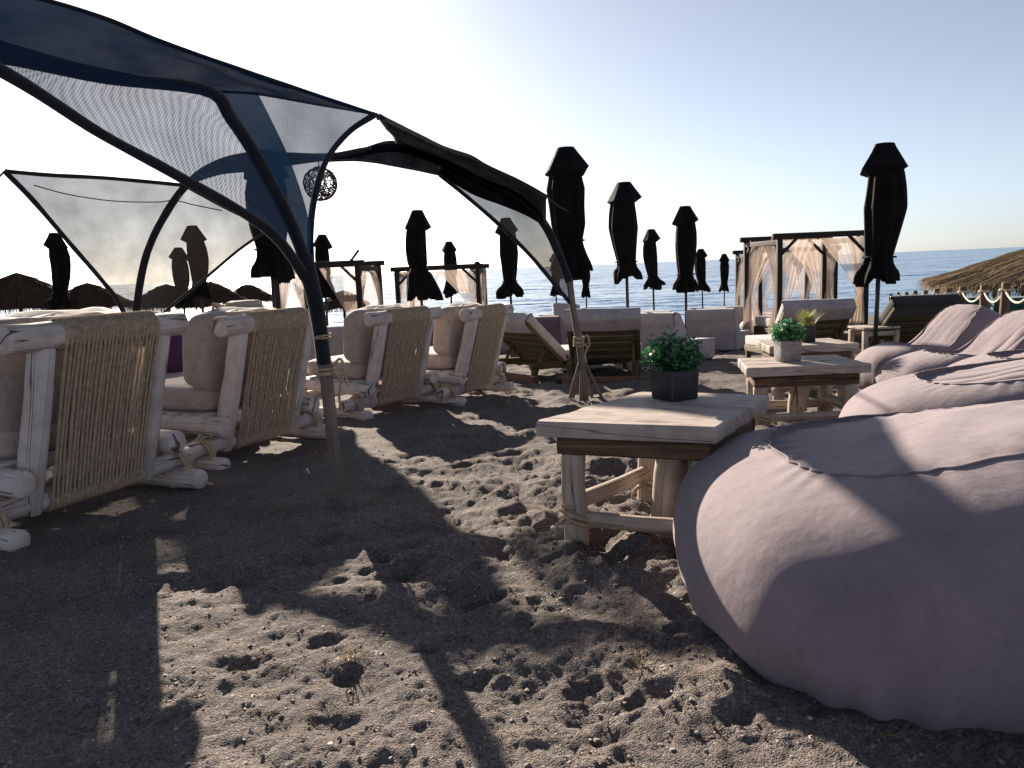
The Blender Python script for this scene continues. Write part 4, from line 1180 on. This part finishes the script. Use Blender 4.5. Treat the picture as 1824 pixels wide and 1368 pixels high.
def make_slat_lounger(mat):
    """wooden lounger seen from behind: raised slatted back rest with mattress, faces +y"""
    t = thing('sun_lounger', 'x', 'sun lounger')
    w = 0.90
    hy, hz, ty, tz = 0.62, 0.22, 0.0, 0.74
    d = Vector((0, ty - hy, tz - hz)); L = d.length; d.normalize()
    ang = math.atan2(d.z, d.y)
    R3m = Matrix.Rotation(ang, 3, 'X')
    nrm = Vector((0, -d.z, d.y)); nrm = nrm if nrm.z < 0 else -nrm
    for k in range(6):
        p = Vector((0, hy, hz)) + d * (0.06 + k * 0.135)
        m = MB(); m.box(p, (w - 0.10, 0.085, 0.022), R3m, 0.004); m.build('slat', 'slat_wood', t)
    for sx in (-1, 1):
        m = MB(); m.box(Vector((sx * (w / 2 - 0.025), hy, hz)) + d * (L / 2), (0.05, L + 0.05, 0.05), R3m, 0.006); m.build('back_rail', 'slat_wood', t)
        m = MB(); m.box((sx * (w / 2 - 0.03), 1.0, 0.20), (0.06, 1.9, 0.09), None, 0.008); m.build('side_rail', 'slat_wood', t)
        for yy in (0.12, 1.85):
            m = MB(); m.box((sx * (w / 2 - 0.035), yy, 0.09), (0.07, 0.07, 0.2), None, 0.008); m.build('leg', 'slat_wood', t)
        m = MB(); m.box((sx * (w / 2 - 0.09), 0.27, 0.27), (0.035, 0.035, 0.52), (rad(-22), 0, 0), 0.004); m.build('strut', 'slat_wood', t)
    m = MB(); m.box((0, 0.06, 0.03), (w + 0.12, 0.12, 0.09), None, 0.008); m.build('ground_board', 'post_wood', t)
    up = -nrm
    m = MB(); m.box(Vector((0, hy, hz)) + d * (L / 2 + 0.02) + up * 0.085, (w, L + 0.12, 0.13), R3m, 0.03); bk = m.build('back_mattress', mat, t)
    m = MB(); m.box((0, 1.27, 0.32), (w, 1.28, 0.14), None, 0.03); m.build('seat_mattress', mat, t)
    # cover hanging over the top of the back rest
    top = Vector((0, hy, hz)) + d * (L + 0.085)
    cr = [top + up * 0.15 - d * 0.05, top + up * 0.14 + d * 0.01, top + up * 0.05 + d * 0.02, top - up * 0.02 + d * 0.005, top - up * 0.036 - d * 0.1, top - up * 0.034 - d * 0.21]
    sp = spline(cr, 18)
    rows = [[p + Vector((x, 0, 0)) + Vector((0, 0.004 * math.sin(8 * x), 0.004 * math.sin(6 * x + i))) for x in np.linspace(-w / 2 - 0.01, w / 2 + 0.01, 15)] for i, p in enumerate(sp)]
    m = MB(); m.grid(rows); m.build('head_cover', mat, bk)
    return t

protos = {}
def lounger(kind, mat, label, x, y, az, dz=0.0):
    k = (kind, mat)
    if k not in protos:
        o = (make_box_lounger if kind == 'box' else make_slat_lounger)(mat); protos[k] = o
    else:
        o = copy_tree(protos[k])
    o.location = (x, y, gz(y) + dz); o.rotation_euler = (-0.05, 0, -rad(az))
    tag(o, label, 'sun lounger', 'sun loungers on the beach')
    return o
lounger('slat', 'lounger', 'wooden slatted lounger seen from behind, right of the wide tent leg', 1.12, 9.5, 10)
lounger('box', 'lounger', 'upholstered grey lounger with stepped side directly behind the near potted plant', 2.20, 12.35, 36)
lounger('box', 'lounger', 'upholstered grey lounger farther right, next to the pale pouf', 3.82, 14.9, 26)
lounger('slat', 'lounger', 'slatted lounger beside the farthest log armchair, its back rest seen edge on', -0.05, 10.6, 52)
lounger('box', 'lounger_purple', 'plum coloured lounger behind the farthest armchair', 0.42, 13.4, 14)
lounger('box', 'lounger_purple', 'plum lounger back showing between the third and farthest armchairs', -1.35, 12.6, 12)
lounger('box', 'lounger', 'grey lounger back just right of the near bent pole behind the second armchair', -2.65, 11.5, 10)
lounger('box', 'lounger_purple', 'plum brown lounger between the bent pole and the third armchair', -2.15, 12.9, 8)
lounger('box', 'lounger', 'far grey lounger left of the largest middle parasol', -0.2, 17.8, 15)
lounger('box', 'lounger', 'far grey lounger behind the largest middle parasol pole', 1.15, 18.4, 12)
lounger('box', 'lounger', 'far grey lounger between two middle parasols', 2.45, 17.6, 20)
lounger('box', 'lounger', 'far grey lounger showing only its top left of the stepped one', 3.0, 20.5, 20)
lounger('box', 'lounger', 'far grey lounger whose top shows above the right stepped lounger', 4.9, 19.4, 18)
lounger('box', 'lounger', 'farthest grey lounger top near the two small distant parasols', 5.95, 21.5, 15)
lounger('slat', 'lounger', 'slatted lounger with grey head cover in front of the curtained gazebo', 4.02, 10.2, 2)
lounger('slat', 'dark_lounger', 'dark lounger back behind the farthest bean bag', 5.48, 10.3, -6)
lounger('box', 'lounger', 'far grey lounger in the gap right of the second tallest parasol', 1.95, 15.2, 22)
lounger('box', 'lounger', 'far grey lounger just left of the third tallest parasol pole', 2.85, 16.0, 24)
lounger('box', 'teal', 'dark teal lounger behind the rope fence near its tallest post', 8.25, 12.6, 10)
lounger('box', 'teal', 'dark teal lounger at the right edge behind the rope fence', 9.6, 13.4, 8)
lounger('box', 'teal', 'dark teal lounger beneath the left eave of the thatched roof', 9.5, 16.4, 12)
pillow('lounger_pillow', 'rounded grey pillow lying on a lounger behind the tent leg', 'pillow', (1.02, 13.9, gz(13.9) + 0.86), (0.9, 0.1, 0.2), (0.5, 0.34, 0.16), 'lounger', 8)

# ------------------------------------------------------------------ gazebos with curtains
def gazebo(label, x, y, w, dep, H, rotz, seed, bed=True):
    rs = random.Random(seed)
    g = gz(y + dep / 2) 
    t = thing('curtained_gazebo', label, 'gazebo', (x, y, g), rotz, 'curtained gazebos by the sea')
    cs = [(-w / 2, 0), (w / 2, 0), (w / 2, dep), (-w / 2, dep)]
    for cx, cy in cs:
        m = MB(); m.box((cx, cy, H / 2 - 0.15), (0.11, 0.11, H + 0.25), None, 0.01); m.build('post', 'dark_wood', t)
    for a, b in ((0, 1), (3, 2)):
        m = MB(); m.box(((cs[a][0] + cs[b][0]) / 2, cs[a][1], H + 0.035), (w + 0.3, 0.10, 0.12), None, 0.01); m.build('beam', 'dark_wood', t)
    for a, b in ((1, 2), (0, 3)):
        m = MB(); m.box((cs[a][0], dep / 2, H - 0.09), (0.09, dep - 0.12, 0.11), None, 0.01); m.build('beam', 'dark_wood', t)
    for i, (cx, cy) in enumerate(cs):
        sx = -1 if cx > 0 else 1; sy = 1 if cy == 0 else -1
        m = MB(); m.box((cx + sx * 0.2, cy, H - 0.19), (0.06, 0.06, 0.52), (0, sx * rad(45), 0), 0.006); m.build('brace', 'dark_wood', t)
        m = MB(); m.box((cx, cy + sy * 0.2, H - 0.19), (0.06, 0.06, 0.52), (-sy * rad(45), 0, 0), 0.006); m.build('brace', 'dark_wood', t)
    # curtains: each side two sheets, gathered to the post at waist height
    def curtain(p, q, seed2, frac):
        r2 = random.Random(seed2)
        p, q = Vector((*p, 0)), Vector((*q, 0))
        d = (q - p); L = d.length; d.normalize(); n_ = Vector((-d.y, d.x, 0))
        tie = H * r2.uniform(0.36, 0.46); wt = L * frac
        ph = r2.random() * 6.28
        rows = []
        for i in range(22):
            z = (H - 0.04) * (1 - i / 21) + 0.12 * i / 21
            if z > tie:
                s_ = (z - tie) / (H - tie); wd = 0.16 + (wt - 0.16) * s_ ** 1.3; in0 = 0.07
            else:
                s_ = (tie - z) / tie; wd = 0.16 + (0.42 - 0.16) * s_ ** 0.8; in0 = 0.05
            row = []
            for j in range(26):
                u = j / 25
                amp = 0.045 * (1.0 if z < tie else 0.6)
                row.append(p + d * (in0 + wd * u + 0.03 * math.sin(3 * z + ph) * u) + n_ * (amp * math.sin(9 * 2 * math.pi * u / 2 + ph + 0.8 * z) + 0.04 * math.sin(2.1 * z + ph)) + Vector((0, 0, z)))
            rows.append(row)
        m = MB()
        uv = [[(j / 25, i / 21.0) for j in range(26)] for i in range(22)]
        m.grid(rows, uv=uv); m.build('curtain', 'curtain', t)
    k = 0
    for a, b in ((0, 1), (1, 0), (1, 2), (2, 1), (2, 3), (3, 2), (3, 0), (0, 3)):
        k += 1
        curtain(cs[a], cs[b], seed * 20 + k, rs.uniform(0.42, 0.52))
    if bed:
        m = MB(); m.box((0, dep / 2, 0.15), (w - 0.25, dep - 0.25, 0.3), None, 0.02); m.build('bed_platform', 'dark_wood', t)
        m = MB(); m.box((0, dep / 2, 0.42), (w - 0.28, dep - 0.28, 0.22), None, 0.05); m.build('mattress', 'lounger', t)
    return t
gazebo('dark wooden gazebo with tied sheer curtains behind the tall right parasol', 6.76, 17.0, 1.9, 2.0, 2.30, rad(3), 1)
g2 = gazebo('dark gazebo with gathered curtain, partly hidden behind the right curtained gazebo', 8.35, 22.8, 2.2, 2.0, 2.38, rad(2), 2)
gazebo('curtained gazebo over the sea behind the third armchair', -1.77, 20.0, 2.05, 2.0, 2.12, rad(-3), 3)
gazebo('curtained gazebo behind the near bent tent pole', -4.2, 17.5, 1.85, 2.0, 2.15, rad(-4), 4)
o = thing('leaning_stick', 'short dark stick jutting from the gazebo roof right of the bent pole', 'stick', (-3.40, 17.45, 1.42))
m = MB(); m.box((0.08, 0, 0.1), (0.05, 0.05, 0.30), (0, rad(40), 0), 0.005); m.box((0.0, 0, 0.0), (0.07, 0.07, 0.05), None, 0.005); m.build('shaft', 'dark_wood', o)
o = thing('leaning_stick', 'dark wooden block on the roof corner of the hidden right gazebo', 'block', (7.42, 22.8, 1.33))
m = MB(); m.box((0, 0, 0.10), (0.30, 0.2, 0.16), (0, rad(-12), 0), 0.01); m.box((0.02, 0, 0.0), (0.1, 0.1, 0.1), None, 0.005); m.build('shaft', 'dark_wood', o)
o.name = 'roof_block'

# ------------------------------------------------------------------ thatched parasols
def thatch(name, label, x, y, apex, eave, R_, seed, mat, strands=2600, group=None, poles=1, curvep=1.5):
    rs = random.Random(seed)
    g = gz(y)
    t = thing(name, label, 'thatched parasol', (x, y, g), 0, group)
    A, E_ = apex - g, eave - g
    def h(r, a): 
        q = r / R_
        return A - (A - E_) * (0.55 * q ** curvep + 0.45 * q) + 0.05 * math.sin(3 * a + seed) * q + 0.03 * math.sin(7 * a + seed * 2) * q
    m = MB()
    rows = [[((R_ * 0.97 * i / 10) * math.cos(a * 6.2832 / 28), (R_ * 0.97 * i / 10) * math.sin(a * 6.2832 / 28), h(R_ * 0.97 * i / 10, a * 6.2832 / 28) - 0.06) for a in range(29)] for i in range(11)]
    m.grid(rows); m.build('thatch_bed', mat, t)
    m = MB()
    tiers = [0.30, 0.52, 0.74, 1.0]
    for k in range(strands):
        a = rs.random() * 6.2832
        ti = rs.choice(tiers + [1.0, 1.0])
        r1 = R_ * ti * (1 + rs.gauss(0, 0.03)); r0 = max(0.02, r1 - R_ * rs.uniform(0.22, 0.4))
        da = rs.gauss(0, 0.05)
        lift = 0.02 + 0.05 * rs.random() * (0.4 + ti)
        p0 = Vector((r0 * math.cos(a), r0 * math.sin(a), h(r0, a) + 0.01))
        p1 = Vector((r1 * math.cos(a + da), r1 * math.sin(a + da), h(min(r1, R_), a) + lift))
        rl = r1 + R_ * rs.uniform(0.0, 0.06)
        p2 = Vector((rl * math.cos(a + da * 1.4), rl * math.sin(a + da * 1.4), p1.z - rs.uniform(0.05, 0.34) * (1.0 if ti == 1.0 else 0.35)))
        w = Vector((-math.sin(a), math.cos(a), rs.uniform(-.5, .5))) * rs.uniform(0.004, 0.011)
        m.add([p0 - w, p0 + w, p1 + w, p1 - w, p2], [(0, 1, 2, 3), (3, 2, 4)])
    o = m.build('thatch', mat, t, False)
    for q in range(poles):
        if poles == 1: c = (0, 0)
        else: c = (R_ * 0.7 * math.cos(q * 6.28 / poles + 0.4), R_ * 0.7 * math.sin(q * 6.28 / poles + 0.4))
        m = MB(); m.log((c[0], c[1], -0.3), (c[0], c[1], h(math.hypot(*c), 0) - 0.1), 0.06, 0.05, seed + q, 10); m.build('pole', 'dark_wood', t)
    return t
gp = 'thatched parasols on the left beach'
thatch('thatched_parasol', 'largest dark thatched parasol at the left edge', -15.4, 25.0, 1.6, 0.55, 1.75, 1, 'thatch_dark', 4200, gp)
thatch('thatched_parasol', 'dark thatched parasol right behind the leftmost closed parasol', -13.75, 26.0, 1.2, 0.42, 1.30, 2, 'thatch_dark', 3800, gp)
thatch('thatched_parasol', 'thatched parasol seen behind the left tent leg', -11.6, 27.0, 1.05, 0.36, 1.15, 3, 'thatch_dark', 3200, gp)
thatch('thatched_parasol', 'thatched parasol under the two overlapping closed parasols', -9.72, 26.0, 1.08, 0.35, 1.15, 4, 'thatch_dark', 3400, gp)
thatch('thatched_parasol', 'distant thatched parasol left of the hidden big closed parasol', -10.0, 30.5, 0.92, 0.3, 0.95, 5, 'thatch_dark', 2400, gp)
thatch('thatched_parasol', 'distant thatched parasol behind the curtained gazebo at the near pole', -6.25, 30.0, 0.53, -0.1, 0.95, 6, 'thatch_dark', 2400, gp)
thatch('thatched_hut', 'wide sunlit thatched roof behind the rope fence at the right edge', 13.6, 18.4, 1.42, 0.26, 3.35, 7, 'thatch', 20000, None, 4, 1.15)

# ------------------------------------------------------------------ rope fence
t = thing('rope_fence', 'row of wooden posts joined by sagging pale rope on the right', 'fence', (0, 0, 0))
fp = []
for k, yy in enumerate((8.6, 10.0, 11.4, 13.3, 14.9, 16.6, 18.6, 20.9, 23.3, 26.2, 29.6)):
    xx = 6.3 + (yy - 10.0) * 0.41
    g = gz(yy)
    tp = g + 1.02 + 0.03 * math.sin(k * 3.1)
    m = MB(); m.log((xx, yy, g - 0.3), (xx + 0.01, yy, tp), 0.058, 0.054, 60 + k, 12, 0.03); fpo = m.build('post', 'post_wood', t)
    fp.append((Vector((xx, yy, tp - 0.09)), fpo))
for k in range(len(fp) - 1):
    (a, ao), (b, bo) = fp[k], fp[k + 1]
    pts = [a.lerp(b, i / 14) - Vector((0, 0, 0.16 * 4 * (i / 14) * (1 - i / 14))) for i in range(15)]
    m = MB(); m.tube(pts, 0.014, 6); m.build('rope', 'white_rope', t); m = MB(); rope_coil(m, a, (0, 0, 1), 0.056, 2, 0.009, k, 0.02); m.build('rope_turn', 'white_rope', ao)

# ------------------------------------------------------------------ small furniture and odd things
def side_table(label, x, y, h, w, rotz):
    t = thing('side_table', label, 'side table', (x, y, gz(y)), rotz)
    for k in range(5):
        m = MB(); m.box((-w / 2 + w * (k + 0.5) / 5, 0, h - 0.015), (w / 5 - 0.012, w * 0.8, 0.03), None, 0.004); m.build('top_slat', 'table_wood', t)
    for sx in (-1, 1):
        for sy in (-1, 1):
            m = MB(); m.box((sx * w * 0.42, sy * w * 0.33, h / 2 - 0.05), (0.06, 0.06, h), None, 0.006); m.build('leg', 'leg_wood', t)
    for zz in (0.15, h - 0.09):
        for sy in (-1, 1):
            m = MB(); m.box((0, sy * w * 0.33, zz), (w * 0.8, 0.03, 0.06), None, 0.004); m.build('rail', 'leg_wood', t)
    return t
side_table('small slatted side table at the foot of the tall right parasol', 4.92, 10.6, 0.52, 0.52, 0.1)
t = thing('pouf', 'pale rounded pouf on the sand beside the right gazebo', 'pouf', (6.42, 20.2, gz(20.2)))
m = MB()
rows = [[(0.5 * math.cos(b_ * 6.2832 / 30) * math.sin(math.pi * (0.02 + 0.96 * i / 14)) ** 0.7 * (1 + 0.03 * math.sin(5 * b_ * 6.2832 / 30)), 0.42 * math.sin(b_ * 6.2832 / 30) * math.sin(math.pi * (0.02 + 0.96 * i / 14)) ** 0.7, 0.24 - 0.27 * math.cos(math.pi * (0.02 + 0.96 * i / 14)) + 0.01 * math.sin(b_ + i)) for b_ in range(31)] for i in range(15)]
m.grid(rows); m.build('body', 'pale_stone', t)
m = MB(); m.tube([(0.5 * math.cos(q * 6.2832 / 40), 0.42 * math.sin(q * 6.2832 / 40), 0.24) for q in range(41)], 0.008, 5, False); m.build('seam', 'pale_stone', t)

# ------------------------------------------------------------------ pebbles, twigs and weeds on the sand
def scatter(name, label, mat, count, smin, smax, seed, ymax=7.0, flat=0.6):
    rs = random.Random(seed)
    m = MB()
    for k in range(count):
        y = 1.15 + (ymax - 1.15) * rs.random() ** 1.9
        x = rs.uniform(-0.75, 0.62) * (y + 0.6)
        z = sand_z(x, y)
        s_ = smin + (smax - smin) * rs.random() ** 3
        vs = []
        e = Euler((rs.random() * 6, rs.random() * 6, rs.random() * 6)).to_matrix()
        for p in ((1, 0, 0), (-1, 0, 0), (0, 1, 0), (0, -1, 0), (0, 0, 1), (0, 0, -1), (.62, .62, .62), (-.62, .62, .62), (.62, -.62, .62), (-.62, -.62, .62), (.62, .62, -.62), (-.62, .62, -.62), (.62, -.62, -.62), (-.62, -.62, -.62)):
            q = e @ (Vector(p) * rs.uniform(0.75, 1.15))
            vs.append((x + q.x * s_, y + q.y * s_, z + q.z * s_ * flat + s_ * 0.15))
        fs = []
        corner = {(1, 1, 1): 6, (-1, 1, 1): 7, (1, -1, 1): 8, (-1, -1, 1): 9, (1, 1, -1): 10, (-1, 1, -1): 11, (1, -1, -1): 12, (-1, -1, -1): 13}
        for ax in range(3):
            for sg in (1, -1):
                c = ax * 2 + (0 if sg == 1 else 1)
                o1, o2 = [q for q in range(3) if q != ax]
                ring = []
                for s1, s2 in ((1, 1), (-1, 1), (-1, -1), (1, -1)):
                    key = [0, 0, 0]; key[ax] = sg; key[o1] = s1; key[o2] = s2
                    ring.append(corner[tuple(key)])
                for i in range(4):
                    fs.append((c, ring[i], ring[(i + 1) % 4]))
        m.add(vs, fs)
    o = m.build(name, mat, None, True)
    o['kind'] = 'stuff'; o['label'] = label; o['category'] = 'pebbles'
    return o
scatter('pebbles', 'grey brown pebbles strewn over the dark sand', 'pebble', 9000, 0.0016, 0.009, 1)
scatter('pale_pebbles', 'pale pebbles strewn over the dark sand', 'pebble_pale', 1300, 0.0014, 0.0085, 2)

def weeds():
    rs = random.Random(9)
    spots = [(-0.5, 2.12, 0.05, 40), (0.33, 2.05, 0.045, 34), (0.62, 2.18, 0.04, 18), (0.30, 2.28, 0.03, 10), (-1.0, 4.1, 0.08, 46), (-1.15, 3.75, 0.06, 20), (-1.7, 4.35, 0.09, 30), (-0.75, 3.9, 0.08, 30), (-2.0, 3.55, 0.06, 18), (-0.3, 6.3, 0.1, 40), (0.15, 6.2, 0.1, 30), (-1.35, 5.2, 0.06, 60), (0.55, 4.6, 0.08, 30), (0.1, 2.55, 0.03, 10), (-0.15, 5.3, 0.1, 30)]
    labs = ['yellow green weed tuft on the lit foreground sand', 'orange dry weed tuft beside the footprint near the huge bean bag', 'small dry weed in front of the huge bean bag', 'tiny dry sprig on the lit sand in the middle foreground', 'dry grass tuft round the near tent pole foot', 'thin dry grass left of the near tent pole foot', 'dry grass along the rope back of the second armchair', 'dry grass right of the near tent pole foot', 'thin dry grass below the nearest armchair', 'straw tuft in front of the farthest armchair', 'straw tuft left of the wide tent leg', 'dry grass under the second armchair', 'dry grass under the near coffee table', 'tiny dry sprig in front of the near coffee table', 'straw tuft on the lit sand left of the near table']
    for (x, y, r, cnt), lab in zip(spots, labs):
        z = sand_z(x, y)
        m = MB()
        for k in range(cnt):
            a = rs.random() * 6.28; rr = r * rs.random()
            bx, by = x + rr * math.cos(a), y + rr * math.sin(a)
            ln = rs.uniform(0.015, 0.055) * (1 + y * 0.06); le = rs.uniform(0.3, 1.6)
            d = Vector((math.cos(a) * le, math.sin(a) * le, 1)).normalized()
            b0 = Vector((bx, by, sand_z(bx, by) - 0.004)); s_ = Vector((-math.sin(a), math.cos(a), 0.2)) * 0.0013
            m.add([b0 - s_, b0 + s_, b0 + d * ln * 0.6 + s_, b0 + d * ln * 0.6 - s_, b0 + d * ln + Vector((0, 0, -ln * 0.2))], [(0, 1, 2, 3), (3, 2, 4)])
        o = m.build('weed_tuft', 'weed', None, False)
        tag(o, lab, 'weed', 'dry weeds on the sand')
    m = MB()
    for k in range(420):
        y = 1.4 + 6 * rs.random() ** 1.4; x = rs.uniform(-0.6, 0.5) * (y + 0.5); a = rs.random() * 6.28; ln = rs.uniform(0.015, 0.07)
        p = [Vector((x + math.cos(a) * ln * (i / 3 - .5) + rs.gauss(0, .003), y + math.sin(a) * ln * (i / 3 - .5), 0)) for i in range(4)]
        m.tube([(q.x, q.y, sand_z(q.x, q.y) + 0.003) for q in p], 0.0011, 4)
    o = m.build('straw_litter', 'weed', None, False); o['kind'] = 'stuff'; o['label'] = 'short bits of straw littering the sand'; o['category'] = 'straw'
weeds()
